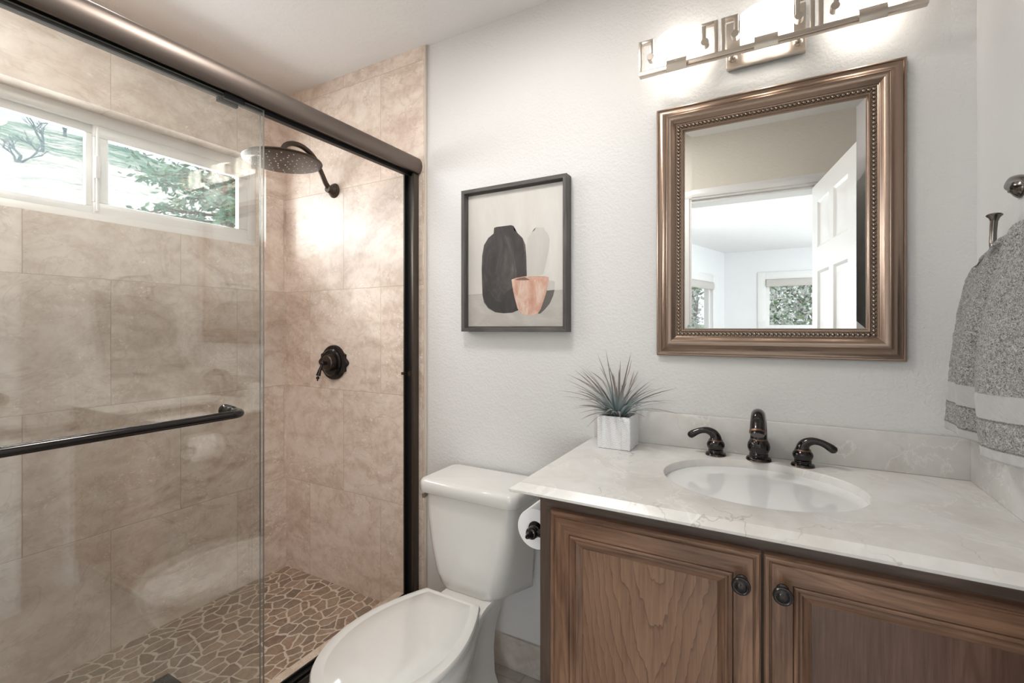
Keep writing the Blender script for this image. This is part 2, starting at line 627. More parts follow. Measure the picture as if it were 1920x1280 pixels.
def thing(name, label, cat, loc, group=None):
    o = bpy.data.objects.new(name, None)
    o.empty_display_size = .05
    COL.objects.link(o)
    o.location = loc
    return tag(o, label, cat, group)


def tag(o, label, cat, group=None):
    o['label'] = label
    o['category'] = cat
    if group:
        o['group'] = group
    return o


def struct(name, mb, mats, parent=None, label=None, angle=0):
    o = obj(name, mb, mats, parent, angle=angle)
    if parent is None:
        o['kind'] = 'structure'
    if label:
        o['label'] = label
    return o


# ------------------------------------------------------------------ the setting: room shell
XL, XR, YF, ZC = -2.155, .432, -1.44, 2.442
T = .13
SF = .067                                              # shower floor level
WY0, WY1, WZ0, WZ1 = -1.40, -.122, 1.662, 2.082        # shower window opening
DX0, DX1, DZ = -.53, .232, 2.025                       # doorway to the bedroom

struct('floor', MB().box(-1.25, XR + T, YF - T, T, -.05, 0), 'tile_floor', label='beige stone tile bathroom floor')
struct('floor_shower', MB().box(XL, -1.40, YF, 0, -.05, SF), 'pebbles', label='shower floor of sliced pebble mosaic')
struct('wall_back', MB().box(XL - .2, XR + T, 0, T, -.05, ZC), 'wall', label='white textured wall behind toilet and vanity')
struct('wall_right', MB().box(XR, XR + T, YF - T, 0, -.05, ZC), 'wall_side', label='white wall behind the hanging towel')
struct('ceiling', MB().box(XL - .2, XR + T, YF - T, T, ZC, ZC + .1), 'ceiling', label='plain white bathroom ceiling')
mb = MB()
mb.box(XL - .2, XL, YF - T, 0, -.05, WZ0).box(XL - .2, XL, YF - T, 0, WZ1, ZC)
mb.box(XL - .2, XL, YF - T, WY0, WZ0, WZ1).box(XL - .2, XL, WY1, 0, WZ0, WZ1)
struct('wall_left', mb, 'tile_left', label='travertine tiled shower wall with the high window')
XT = -1.264
struct('wall_shower', MB().box(XL, XT, -.013, 0, SF - .03, ZC), 'tile_back', label='travertine tiled shower wall with the shower head')
struct('trim_1', MB().box(XT, XT + .009, -.013, 0, 0, ZC, 0, .002), m_flat('tile_edge_trim', (.62, .55, .47), .4),
       label='pale edge trim where the shower tile ends')
mb = MB()
mb.box(XL, -1.25, YF - T, YF, -.05, ZC, 0)
mb.box(-1.25, DX0, YF - T, YF, -.05, ZC, 1).box(DX1, XR, YF - T, YF, -.05, ZC, 1).box(DX0, DX1, YF - T, YF, DZ, ZC, 1)
struct('wall_front', mb, ['tile_front', 'cream'], label='cream wall around the bathroom doorway')
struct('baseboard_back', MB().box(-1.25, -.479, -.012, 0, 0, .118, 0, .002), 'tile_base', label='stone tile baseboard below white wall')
struct('trim_2', MB().box(-1.407, -1.25, YF, -.013, 0, .141, 0, .003), 'curb', label='cream stone curb in front of the shower floor')

# doorway casing and jamb
mb = MB()
for x0, x1 in ((DX0 - .075, DX0), (DX1, DX1 + .075)):
    mb.box(x0, x1, YF, YF + .014, 0, DZ, 0, .003)
    xa, xb_ = (x0 + .025, x1 - .012) if x1 <= DX0 else (x0 + .012, x1 - .025)
    mb.box(xa, xb_, YF + .014, YF + .02, 0, DZ + .012, 0, .002)
mb.box(DX0 - .075, DX1 + .075, YF, YF + .014, DZ, DZ + .06, 0, .003)
mb.box(DX0 - .05, DX1 + .05, YF + .014, YF + .02, DZ + .012, DZ + .045, 0, .002)
mb.box(DX0, DX0 + .012, YF - T, YF - .001, 0, DZ - .016).box(DX1 - .012, DX1, YF - T, YF - .036, 0, DZ - .016)
mb.box(DX0, DX1, YF - T, YF - .001, DZ - .016, DZ)
struct('trim_3', mb, 'white', label='white moulded casing around the bathroom doorway', angle=30)

# six panel door, standing open along the right wall
root = thing('door_1', 'white six-panel door standing open, seen in the wall mirror', 'door', (DX1 - .012, YF - .005, 0))
root['kind'] = 'structure'
DW, DT, DH = .67, .035, 2.01
dl = MB()
cols = [(.10, .30), (.365, .565)]
rows = [(1.68, 1.915), (.98, 1.56), (.20, .84)]
xs = sorted({0, DW} | {c for p in cols for c in p})
zs = sorted({0.012, DH} | {c for p in rows for c in p})
for side in (0, 1):
    yy = 0 if side == 0 else DT
    sg = 1 if side == 0 else -1
    for i in range(len(xs) - 1):
        for j in range(len(zs) - 1):
            a, b, c, d = xs[i], xs[i + 1], zs[j], zs[j + 1]
            if (a, b) in cols and (c, d) in rows:
                dl.rectframe(a, b, c, d, [(0, yy), (.006, yy + sg * .004), (.012, yy + sg * .009), (.022, yy + sg * .010),
                                          (.05, yy + sg * .004)], 0, 0, 0)
            else:
                dl.face([dl.v(p) for p in ((a, yy, c), (b, yy, c), (b, yy, d), (a, yy, d))])
for q in (((0, 0, .012), (0, DT, .012), (0, DT, DH), (0, 0, DH)), ((DW, 0, .012), (DW, DT, .012), (DW, DT, DH), (DW, 0, DH)),
          ((0, 0, DH), (DW, 0, DH), (DW, DT, DH), (0, DT, DH)), ((0, 0, .012), (DW, 0, .012), (DW, DT, .012), (0, DT, .012))):
    dl.face([dl.v(p) for p in q])
bmesh.ops.remove_doubles(dl.bm, verts=dl.bm.verts, dist=1e-5)
kn = MB()
for yy, sg in ((0, -1), (DT, 1)):
    kn.lathe([(.030, 0), (.030, sg * .005), (.012, sg * .008), (.012, sg * .016), (.022, sg * .021), (.026, sg * .031),
              (.021, sg * .040), (.004, sg * .043)], (DW - .075, yy, .963), 'y', 20)
rot = Matrix.Translation((DX1 - .012, YF - .005, 0)) @ Matrix.Rotation(R(80.8), 4, 'Z')
for b in (dl, kn):
    bmesh.ops.transform(b.bm, matrix=rot, verts=b.bm.verts)
obj('door_leaf', dl, 'white', root, angle=30)
obj('door_knob', kn, 'orb', root, angle=40)

# ------------------------------------------------------------------ shower window
root = thing('window_1', 'white vinyl sliding window high in the tiled shower wall', 'window', (-2.24, -.76, WZ0))
root['kind'] = 'structure'
mb = MB()
FX0, FX1 = -2.34, -2.235
mb.box(FX0, FX1, WY0, WY1, WZ0, WZ0 + .040, 0, .003).box(FX0, FX1, WY0, WY1, WZ1 - .045, WZ1, 0, .003)
mb.box(FX0, FX1, WY0, WY0 + .04, WZ0 + .04, WZ1 - .045, 0, .003).box(FX0, FX1, WY1 - .04, WY1, WZ0 + .04, WZ1 - .045, 0, .003)
obj('window_frame', mb, 'vinyl', root, angle=30)


def sash(y0, y1, z0, z1, x, w, name, th=.024):
    m = MB()
    m.box(x - th, x, y0, y1, z0, z0 + w, 0, .003).box(x - th, x, y0, y1, z1 - w, z1, 0, .003)
    m.box(x - th, x, y0, y0 + w, z0 + w, z1 - w, 0, .003).box(x - th, x, y1 - w, y1, z0 + w, z1 - w, 0, .003)
    o = obj(name, m, 'vinyl', root, angle=30)
    obj('pane', MB().box(x - th * .5 - .002, x - th * .5 + .002, y0 + w, y1 - w, z0 + w, z1 - w), 'pane', o, angle=0)
    return o


z0, z1 = WZ0 + .038, WZ1 - .043
sash(WY0 + .038, -.742, z0, z1, -2.252, .033, 'window_sash')
sl = sash(-.756, WY1 - .038, z0, z1, -2.238, .046, 'sliding_sash')
mb = MB()
mb.box(-2.238, -2.226, -.750, -.742, z0 + .01, z1 - .01, 0, .002)
mb.box(-2.238, -2.214, -.758, -.742, 1.835, 1.915, 0, .004)
obj('latch', mb, 'vinyl', sl, angle=30)

# ------------------------------------------------------------------ shower fittings
# sliding door frame
root = thing('shower_door_frame', 'dark bronze shower door frame of rounded top rail, jamb and floor track', 'shower door frame', (-1.31, -.013, .141))
prof = [(-1.283, 1.910), (-1.279, 1.912), (-1.272, 1.925), (-1.2695, 1.940), (-1.272, 1.957), (-1.280, 1.971), (-1.293, 1.979),
        (-1.31, 1.981), (-1.362, 1.981), (-1.362, 1.916), (-1.356, 1.916), (-1.356, 1.972), (-1.29, 1.972), (-1.29, 1.910)]
yA, yB = YF, -.016
obj('top_rail', MB().prism(prof, lambda u, v, w: (u, w, v), yA, yB), 'header', root, angle=40)
mb = MB().box(-1.3545, -1.2915, yA + .002, yB - .002, 1.914, 1.9705)
mb.box(-1.318, -1.313, yA + .002, yB - .002, 1.902, 1.914)
obj('track_channel', mb, 'black', root, angle=0)
mb = MB()
mb.box(-1.352, -1.345, -.038, -.013, .150, 1.912, 0).box(-1.345, -1.302, -.022, -.013, .150, 1.912, 0)
obj('wall_jamb', mb, 'black', root, angle=0)
obj('jamb_cover', MB().box(-1.302, -1.289, -.046, -.013, .150, 1.910, 0, .003), 'jamb', root, angle=30)
mb = MB().box(-1.352, -1.346, YF, -.014, .141, .156).box(-1.346, -1.296, YF, -.014, .141, .1445).box(-1.296, -1.290, YF, -.014, .141, .163)
mb.box(-1.322, -1.318, YF, -.014, .1445, .156)
obj('floor_track', mb, 'black', root, angle=0)
mb = MB().box(-1.357, -1.343, -.047, -.034, 1.074, 1.085, 0, .001)
mb.lathe([(.010, 0), (.010, .010), (.006, .013)], (-1.322, -.036, 1.079), 'y', 16)
obj('bumper', mb, 'orb_matte', root, angle=30)
for zz in (1.83, .53):
    obj('screw', MB().lathe([(.0045, 0), (.0045, -.002), (.002, -.0035)], (-1.312, -.022, zz), 'y', 12), 'dknickel', root)

# glass panels
for nm, lab, x, yend in (('sliding_glass_panel', 'clear glass shower door panel carrying the bronze towel bar', -1.306, -.686),
                         ('sliding_glass_panel', 'clear inner glass shower panel behind the one with towel bar', -1.338, -.676)):
    root = thing(nm, lab, 'shower door', (x, -1.05, .158))
    gp = MB().box(x - .0035, x + .0035, -1.425, yend, .158, 1.908)
    gp.bm.faces.ensure_lookup_table()
    for f_ in gp.bm.faces:
        if abs(f_.calc_center_median().x - x) < 1e-4:
            f_.material_index = 1
    obj('glass_sheet', gp, ['glass', 'edge_glass'], root, angle=0)
    for ya_ in (-1.36, -.80):
        obj('hanger', MB().box(x - .006, x + .006, ya_, ya_ + .055, 1.896, 1.9138, 0, .001), 'black', root, angle=0)
    if x > -1.32:
        mb = MB()
        r = .0105
        path = smooth_path([(-1.303, -.800, 1.046), (-1.27, -.800, 1.046), (-1.24, -.800, 1.046), (-1.223, -.806, 1.046),
                            (-1.215, -.824, 1.046), (-1.215, -.86, 1.046), (-1.215, -1.0, 1.046), (-1.215, -1.30, 1.046),
                            (-1.215, -1.345, 1.046), (-1.222, -1.366, 1.046), (-1.24, -1.373, 1.046), (-1.27, -1.373, 1.046),
                            (-1.303, -1.373, 1.046)], 6)
        mb.tube(path, r, 18)
        tb = obj('towel_bar', mb, 'orb', root, angle=50)
        for yy in (-.800, -1.373):
            mb = MB().lathe([(.0165, .0), (.0165, .005), (.0135, .008), (.0135, .012), (.0155, .015), (.0155, .021), (.0125, .025),
                             (.0125, .030), (.0145, .034), (.0135, .040), (.010, .043)], (-1.303, yy, 1.046), 'x', 24)
            obj('bar_mount', mb, 'orb', tb, angle=40)

# shower head
root = thing('rain_shower', 'round dark bronze rain shower head on a curved wall arm', 'shower head', (-1.80, -.013, 1.914))
HX, HY, HZ = -1.80, -.278, 1.966
mb = MB().lathe([(.0, 0.0005), (.05, 0), (.148, 0), (.153, .002), (.155, .006), (.153, .010), (.12, .016), (.06, .024), (.028, .030),
                 (.022, .038), (.0, .038)], (HX, HY, HZ), 'z', 56, cap=False)
hd = obj('spray_plate', mb, 'orb_matte', root, angle=50)
nz0 = None
for rr, n in ((.028, 6), (.052, 9), (.077, 12), (.102, 15), (.128, 18)):
    for k in range(n):
        a = 2 * PI * (k + .3 * (rr * 50 % 1)) / n
        if nz0 is None:
            mb = MB().lathe([(.0030, .0004), (.0027, -.002), (.0012, -.003)], (-1.80, -.013, 1.914), 'z', 8)
            nz = nz0 = obj('nozzle', mb, 'nozzle', hd, angle=40)
        else:
            nz = nz0.copy()
            COL.objects.link(nz)
        nz.location = (HX + rr * math.cos(a) + 1.80, HY + rr * math.sin(a) + .013, HZ - 1.914)
obj('swivel', MB().lathe([(.016, .036), (.019, .042), (.019, .050), (.014, .056), (.0125, .062)], (HX, HY, HZ), 'z', 20), 'orb_matte', root)
path = smooth_path([(HX, -.020, 1.914), (HX, -.040, 1.917), (HX, -.062, 1.936), (HX, -.092, 1.985), (HX, -.128, 2.035),
                    (HX, -.180, 2.062), (HX, -.228, 2.062), (HX, -.262, 2.046), (HX, -.277, 2.024), (HX, -.278, 2.008)], 6)
obj('shower_arm', MB().tube(path, .0115, 16), 'orb_matte', root, angle=60)
mb = MB().lathe([(.034, 0), (.034, -.004), (.029, -.008), (.028, -.014), (.021, -.022), (.018, -.030), (.018, -.034), (.0165, -.036),
                 (.0165, -.042)], (HX, -.013, 1.914), 'y', 28)
obj('flange', mb, 'orb_matte', root, angle=40)

# shower valve
root = thing('shower_valve', 'dark bronze shower control valve with small lever on tiled wall', 'shower valve', (-1.802, -.013, 1.108))
VX, VZ = -1.802, 1.108


def esc(sc):
    out = []
    for i in range(72):
        a = 2 * PI * i / 72
        lob = 0
        for c in (0, PI):
            d = (a - c + PI) % (2 * PI) - PI
            lob += .020 * math.exp(-(d / .20) ** 2) + .011 * math.exp(-((abs(d) - .42) / .10) ** 2)
        out.append(((.080 + lob) * sc * math.cos(a), (.082 + lob) * sc * math.sin(a)))
    return out


mb = MB()
rings = [[(VX + u, y, VZ + v) for u, v in esc(sc)] for sc, y in ((1, -.013), (1, -.019), (.95, -.025), (.84, -.027))]
mb.loft(rings, 0)
mb.lathe([(.066, -.020), (.064, -.032), (.058, -.037), (.054, -.034), (.05, -.033), (.042, -.035)], (VX, 0, VZ), 'y', 40)
es = obj('escutcheon', mb, 'orb', root, angle=40)
obj('valve_body', MB().lathe([(.040, -.030), (.036, -.050), (.036, -.056), (.032, -.060), (.010, -.061)], (VX, 0, VZ), 'y', 36), 'orb_matte', root)
mb = MB().lathe([(.010, -.058), (.008, -.070), (.010, -.074)], (VX, 0, VZ), 'y', 16)
mb.ball((VX, -.080, VZ), .0105)
mb.tube([(VX, -.080, VZ), (VX - .004, -.085, VZ - .018), (VX - .010, -.089, VZ - .040), (VX - .014, -.091, VZ - .056)],
        [.0055, .0055, .0085, .0105], 14)
mb.ball((VX - .016, -.092, VZ - .067), .0078)
mb.ball((VX - .0175, -.0925, VZ - .078), .0035)
obj('lever', mb, 'orb', root, angle=50)

# drain
mb = MB().box(-1.838, -1.728, -.800, -.690, SF, SF + .003, 0, .001)
for k in range(9):
    mb.box(-1.830 + k * .0113, -1.826 + k * .0113, -.792, -.698, SF + .003, SF + .0042)
tag(obj('floor_drain', mb, 'drain', base=(-1.783, -.745, SF), angle=30), 'square black drain grate set in the pebble shower floor', 'drain')

# ------------------------------------------------------------------ toilet
TX = -.905
root = thing('toilet', 'off-white two-piece toilet with closed seat lid beside the shower', 'toilet', (TX, -.45, 0))


def rrect(cx, y0, y1, hw, r, z, n=7, bow=0.0):
    pts = []
    r = min(r, hw * .98, (y1 - y0) * .49)
    for (sx, yy, a0) in ((1, y0, -PI / 2), (1, y1, 0), (-1, y1, PI / 2), (-1, y0, PI)):
        for k in range(n):
            a = a0 + (PI / 2) * k / (n - 1)
            ox = sx * (hw - r)
            oy = (yy + r) if yy == y0 else (yy - r)
            pts.append((cx + ox + r * math.cos(a), oy + r * math.sin(a), z))
    if bow:
        pts = [(p[0], p[1] - bow * (1 - ((p[0] - cx) / hw) ** 2) * (1 if p[1] < (y0 + y1) / 2 else 0), p[2]) for p in pts]
    return pts


rings = []
for z, hw, y0, r in ((.362, .088, -.215, .03), (.368, .100, -.224, .035), (.385, .117, -.230, .04), (.42, .136, -.232, .042), (.47, .151, -.232, .042),
                     (.53, .164, -.231, .04), (.60, .174, -.229, .036), (.66, .179, -.227, .034), (.695, .181, -.226, .034)):
    hb = max(hw, .168 + (z - .362) * .07)
    rings.append([(TX + (p[0] - TX) * (1 + (hb / hw - 1) * min(1, max(0, (p[1] - y0) / (-.06 - y0))) ** .8), p[1], p[2])
                  for p in rrect(TX, y0, -.028, hw, r, z, 7, .012)])
obj('tank', MB().loft(rings), 'toilet', root, angle=50)
rings = []
for z, e, r in ((.690, -.008, .03), (.691, .0, .03), (.694, .003, .032), (.722, .003, .032), (.731, .0, .03), (.736, -.006, .026), (.738, -.016, .02)):
    rings.append(rrect(TX, -.240 - e, -.022 + min(e, 0), .196 + e, r, z, 7, .014))
obj('tank_lid', MB().loft(rings), 'toilet', root, angle=50)


def egg(cx, yb, yf, wb, wm, z, n=40, sc=0.0):
    """seat outline: straight back edge at yb, rounded front at yf"""
    pts = []
    ym = yb + (yf - yb) * .52
    for k in range(n + 1):                          # right side back to front, then left side
        t = k / n
        a = t * PI
        y = None
        pts.append(None)
    out = []
    for k in range(14):                             # back-right corner to widest
        t = k / 14
        y = yb + (ym - yb) * t
        w = wb + (wm - wb) * math.sin(t * PI / 2) ** .9
        out.append((w, y))
    for k in range(21):                             # widest round to the front tip
        a = (PI / 2) * k / 20
        out.append((wm * math.cos(a) ** .92 if k < 20 else 0, ym + (yf - ym) * math.sin(a)))
    right = out
    left = [(-w, y) for w, y in reversed(right[:-1])]
    return [(cx + w * (1 - sc), (y - (yb + yf) / 2) * (1 - sc) + (yb + yf) / 2, z) for w, y in right + left]


SX = -.893
rings = [egg(SX, -.322, -.802, .100, .176, .398), egg(SX, -.320, -.806, .104, .180, .401), egg(SX, -.320, -.806, .104, .180, .410),
         egg(SX, -.321, -.803, .102, .177, .4145), egg(SX, -.324, -.795, .096, .169, .4165), egg(SX, -.333, -.780, .086, .155, .4172),
         egg(SX, -.335, -.777, .084, .152, .4158), egg(SX, -.338, -.773, .081, .149, .4158), egg(SX, -.342, -.768, .078, .145, .4185),
         egg(SX, -.40, -.69, .05, .09, .4205)]
obj('seat_lid', MB().loft(rings), 'toilet', root, angle=35)
rings = [egg(SX, -.325, -.800, .100, .172, .374), egg(SX, -.322, -.804, .104, .177, .378), egg(SX, -.322, -.804, .104, .177, .391), egg(SX, -.326, -.798, .1, .171, .395)]
obj('seat', MB().loft(rings), 'toilet', root, angle=40)
# bowl: rim deck running back under the tank, bowl and pedestal
def bowl_ring(z, yb, yf, wb, wm, y0=-.24, y1=-.52):
    right = []
    n_ = 22
    for k in range(n_):
        y = yb + (y1 - yb) * k / n_
        t_ = max(0.0, min(1.0, (y - y0) / (y1 - y0)))
        t_ = t_ * t_ * (3 - 2 * t_)
        right.append((wb + (wm - wb) * t_, y))
    for k in range(21):
        a = (PI / 2) * k / 20
        right.append((wm * math.cos(a) ** .92 if k < 20 else 0, y1 + (yf - y1) * math.sin(a)))
    left = [(-w, y) for w, y in reversed(right[:-1])]
    return [(SX + w, y, z) for w, y in right + left]


rings = [bowl_ring(.372, -.155, -.788, .090, .166), bowl_ring(.362, -.150, -.794, .094, .172), bowl_ring(.340, -.152, -.792, .090, .170),
         bowl_ring(.30, -.165, -.770, .080, .158), bowl_ring(.25, -.175, -.735, .072, .140), bowl_ring(.19, -.18, -.69, .070, .120),
         bowl_ring(.11, -.18, -.65, .074, .108), bowl_ring(.04, -.17, -.65, .092, .112), bowl_ring(.025, -.165, -.655, .097, .116), bowl_ring(.0, -.165, -.66, .099, .118)]
obj('bowl', MB().loft(rings), 'toilet', root, angle=50)
for sx in (-1, 1):
    mb = MB().tube([(SX + sx * .075 - .022, -.316, .392), (SX + sx * .075 + .022, -.316, .392)], .011, 14)
    obj('hinge', mb, 'toilet', root, angle=40)
mb = MB().lathe([(.014, 0), (.014, -.010), (.008, -.014)], (TX - .178, -.130, .672), 'x', 16)
mb.tube([(TX - .190, -.13, .672), (TX - .194, -.17, .670), (TX - .193, -.214, .666)], [.007, .007, .009], 12)
obj('flush_lever', mb, m_metal('satin_chrome', (.62, .58, .54), .3), root, angle=40)

# ------------------------------------------------------------------ vanity cabinet
CX0, CX1, CY, CZ = -.479, XR - .002, -.535, .882
root = thing('vanity_cabinet', 'dark brown stained wood vanity cabinet under the marble top', 'cabinet', (0, -.27, 0))
mb = MB()
mb.box(CX0 + .013, CX0 + .022, CY + .02, -.002, .0, CZ, 2).box(CX0, CX0 + .018, CY, CY + .02, .0, CZ, 2).box(CX1 - .018, CX1, CY, -.002, .0, CZ, 2)
mb.box(CX0 + .018, CX1 - .018, CY + .02, -.002, .10, .118, 0)
mb.box(CX0 + .018, CX1 - .018, -.012, -.002, .118, CZ, 0)
mb.box(CX0 + .018, CX1 - .018, CY + .07, CY + .08, 0, .10, 0)
mb.box(CX0 + .018, CX1 - .018, CY, CY + .02, .838, CZ, 1).box(CX0 + .018, CX1 - .018, CY, CY + .02, .10, .14, 1)
mb.box(CX0 + .018, CX0 + .055, CY, CY + .02, .14, .838, 0).box(CX1 - .055, CX1 - .018, CY, CY + .02, .14, .838, 0)
mb.box(-.035, .003, CY, CY + .02, .14, .838, 0)
obj('carcass', mb, [m_wood('dark_wood_stile', (.055, .034, .026), (.135, .090, .068), 'z', 3, .4), 'wood_frame',
                    m_wood('dark_wood_side', (.050, .031, .024), (.12, .08, .06), 'z', 3, .4)], root, angle=0)
yD = -.5575
DP = [(0, .021), (0, .0045), (.003, .0008), (.0055, 0), (.0085, .0008), (.0105, .004), (.0118, .0042), (.0132, .0015), (.022, .0002), (.034, .0),
      (.0455, .0015), (.0468, .0042), (.048, .0012), (.0505, 0), (.0535, .0008), (.0560, .0040), (.0575, .0062), (.0605, .0062),
      (.0620, .0052), (.0690, .0085), (.0745, .0115), (.0752, .0128), (.0765, .0128)]
for (x0, x1), kx, lab in (((-.4445, -.0185), -.0500, 'left door'), ((-.0135, .4105), .0165, 'right door')):
    mb = MB().rectframe(x0, x1, .125, .8530, [(d, yD + y) for d, y in DP], 0, 1)
    bx = MB()
    door = obj('door', mb, ['wood_v', 'wood_h'], root, angle=25)
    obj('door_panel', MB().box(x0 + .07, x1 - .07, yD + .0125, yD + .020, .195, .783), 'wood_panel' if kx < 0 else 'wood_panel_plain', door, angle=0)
    mb = MB().lathe([(.011, .0), (.011, -.003), (.0065, -.006), (.0065, -.014), (.0125, -.0175), (.0155, -.020), (.0165, -.023),
                     (.0158, -.0255), (.0135, -.0265), (.0122, -.0258), (.0110, -.0258), (.0092, -.0275), (.006, -.0295), (.001, -.030)],
                    (kx, yD, .797), 'y', 32)
    k = obj('knob', mb, 'orb', door, angle=30)
    k['label'] = 'dark bronze knob'

# ------------------------------------------------------------------ marble top with sink
SKX, SKY, SKA, SKB = -.030, -.264, .2165, .183
NS = 26


def rect_loop(x0, x1, y0, y1, z):
    pts = []
    for k in range(NS):
        pts.append((x0 + (x1 - x0) * k / NS, y0, z))
    for k in range(NS):
        pts.append((x1, y0 + (y1 - y0) * k / NS, z))
    for k in range(NS):
        pts.append((x1 - (x1 - x0) * k / NS, y1, z))
    for k in range(NS):
        pts.append((x0, y1 - (y1 - y0) * k / NS, z))
    return pts


def ell_loop(ref, a, b, z):
    out = []
    for p in ref:
        t = math.atan2((p[1] - SKY) / b, (p[0] - SKX) / a)
        out.append((SKX + a * math.cos(t), SKY + b * math.sin(t), z))
    return out


cx1, cy1 = XR - .001, -.002
ref = rect_loop(-.526, cx1, -.5490, cy1, .903)
loops = [ell_loop(ref, SKA - .001, SKB - .001, .8822), ell_loop(ref, SKA - .001, SKB - .001, .8995), ell_loop(ref, SKA + .0005, SKB + .0005, .9022), ell_loop(ref, SKA + .003, SKB + .003, .903),
         ref, rect_loop(-.5275, cx1, -.5502, cy1, .9020), rect_loop(-.536, cx1, -.5565, cy1, .8960), rect_loop(-.5445, cx1, -.5635, cy1, .8905),
         rect_loop(-.5465, cx1, -.5660, cy1, .8885), rect_loop(-.5465, cx1, -.5660, cy1, .8835), rect_loop(-.545, cx1, -.5645, cy1, .8822),
         ell_loop(ref, SKA - .001, SKB - .001, .8822)]
mb = MB().loft(loops, 0, True, False, False)
tag(obj('countertop', mb, 'marble', base=(SKX, SKY, .882), angle=30), 'cream marble vanity top with an oval sink opening', 'countertop')
mb = MB().box(-.525, XR - .001, -.021, -.002, .9032, 1.004, 0, .002)
tag(obj('backsplash', mb, 'marble2', base=(-.05, -.01, .9032), angle=30), 'long low marble backsplash along the wall behind the faucet', 'backsplash')
mb = MB().box(XR - .0175, XR - .001, -.549, -.0215, .9032, 1.004, 0, .002)
tag(obj('backsplash', mb, 'marble2', base=(XR - .01, -.28, .9032), angle=30), 'short marble side splash on the right wall below the towel', 'backsplash')

root = thing('sink_basin', 'oval white undermount sink basin set in the marble top', 'sink', (SKX, SKY, .74))
prof = [(1.10, .8818), (1.03, .8820), (.990, .8820), (.983, .8785), (.976, .864), (.952, .835), (.90, .800), (.78, .770), (.58, .752), (.32, .744), (.11, .742)]
rings = []
for s_, z in prof:
    rings.append([(SKX + SKA * s_ * math.cos(2 * PI * k / 64), SKY + SKB * s_ * math.sin(2 * PI * k / 64), z) for k in range(64)])
outer = []
for s_, z in reversed(prof):
    outer.append([(SKX + (SKA * s_ + .008) * math.cos(2 * PI * k / 64), SKY + (SKB * s_ + .008) * math.sin(2 * PI * k / 64), z - .012) for k in range(64)])
obj('bowl', MB().loft(rings + outer), 'sink', root, angle=50)
obj('drain', MB().lathe([(.024, .742), (.024, .7435), (.018, .744), (.006, .7445)], (SKX, SKY, 0), 'z', 24), 'orb', root)

fc = bpy.data.curves.new('maker_mark', 'FONT')
fc.body = 'KOHLER'
fc.size = .0085
fc.align_x = 'CENTER'
fo = bpy.data.objects.new('maker_mark', fc)
fo.rotation_euler = (R(90), 0, 0)
COL.objects.link(fo)
bpy.context.view_layer.update()
me = bpy.data.meshes.new_from_object(fo)
bpy.data.objects.remove(fo)
me.transform(Matrix.Translation(Vector((-.034, -.0885, .858)) - root.location) @ Matrix.Rotation(R(80), 4, 'X'))
me.materials.clear()
me.materials.append(m_flat('grey_print', (.52, .52, .53), .4))
fo = bpy.data.objects.new('maker_mark', me)
COL.objects.link(fo)
fo.parent = root
fo['label'] = 'faint grey printed mark'

# faucet: two levers and the spout stand apart on the marble
def lever(x, y, sgn, lab):
    z = .9032
    t = thing('faucet_lever', lab, 'faucet handle', (x, y, z), 'levers of the widespread faucet')
    mb = MB().lathe([(.0275, 0), (.0278, .003), (.0262, .0065), (.0215, .0080), (.0195, .0105), (.0205, .0125), (.0205, .0145), (.0190, .0160),
                     (.0218, .021), (.0242, .027), (.0242, .032), (.0220, .037), (.0192, .0405), (.0180, .0420)], (x, y, z), 'z', 36)
    obj('base', mb, 'orb', t, angle=40)
    for pf in ([(.0184, .0415), (.0190, .0425), (.0190, .0437), (.0182, .0447)], [(.0277, .0), (.0282, .0012), (.0277, .0024)]):
        k = obj('trim_ring', MB().lathe(pf, (x, y, z), 'z', 36), 'copper', t, angle=40)
        k['label'] = 'thin copper-coloured ring'
    p = smooth_path([(x, y, z + .043), (x + sgn * .001, y, z + .052), (x + sgn * .008, y - .001, z + .0625), (x + sgn * .023, y - .003, z + .0690),
                     (x + sgn * .040, y - .005, z + .0672), (x + sgn * .055, y - .007, z + .0605), (x + sgn * .067, y - .008, z + .0525),
                     (x + sgn * .073, y - .0085, z + .048)], 5)
    rad = lerp_list([.0176, .0158, .0138, .0115, .0094, .0084, .0090, .0105, .0100, .0045], len(p))
    obj('handle', MB().tube(p, rad, 18), 'orb', t, angle=60)
    return t


lever(-.143, -.064, -1, 'bronze faucet lever with its tip pointing left, nearer the plant')
lever(.071, -.070, 1, 'bronze faucet lever with its tip pointing right, nearer the towel')
x, y, z = -.033, -.062, .9032
t = thing('faucet_spout', 'tall bronze faucet spout between the two levers behind the sink', 'faucet', (x, y, z))
mb = MB().lathe([(.0315, 0), (.0318, .0035), (.030, .0075), (.0255, .0095), (.0230, .012), (.0240, .0145), (.0240, .0170), (.0222, .0190),
                 (.0250, .025), (.0282, .033), (.0285, .040), (.0265, .048), (.0230, .0545), (.0212, .0570)], (x, y, z), 'z', 40)
obj('base', mb, 'orb', t, angle=40)
for pf in ([(.0215, .0565), (.0222, .0575), (.0222, .059), (.0215, .060)], [(.0317, 0), (.0322, .0012), (.0317, .0024)]):
    k = obj('trim_ring', MB().lathe(pf, (x, y, z), 'z', 36), 'copper', t, angle=40)
    k['label'] = 'thin copper-coloured ring'
p = smooth_path([(x, y, z + .058), (x, y, z + .080), (x, y - .004, z + .100), (x, y - .018, z + .119), (x, y - .044, z + .131),
                 (x, y - .072, z + .131), (x, y - .094, z + .121), (x, y - .108, z + .106), (x, y - .113, z + .099)], 6)
rad = lerp_list([.0215, .0208, .0200, .0188, .0178, .0175, .0178, .0184, .0186], len(p))
sp = obj('spout', MB().tube(p, rad, 24), 'orb', t, angle=60)
e0 = Vector((x, y - .113, z + .099))
d = Vector((0, -.5, -.8)).normalized()
mb = MB().tube([e0 - d * .002, e0 + d * .003], .0196, 24)
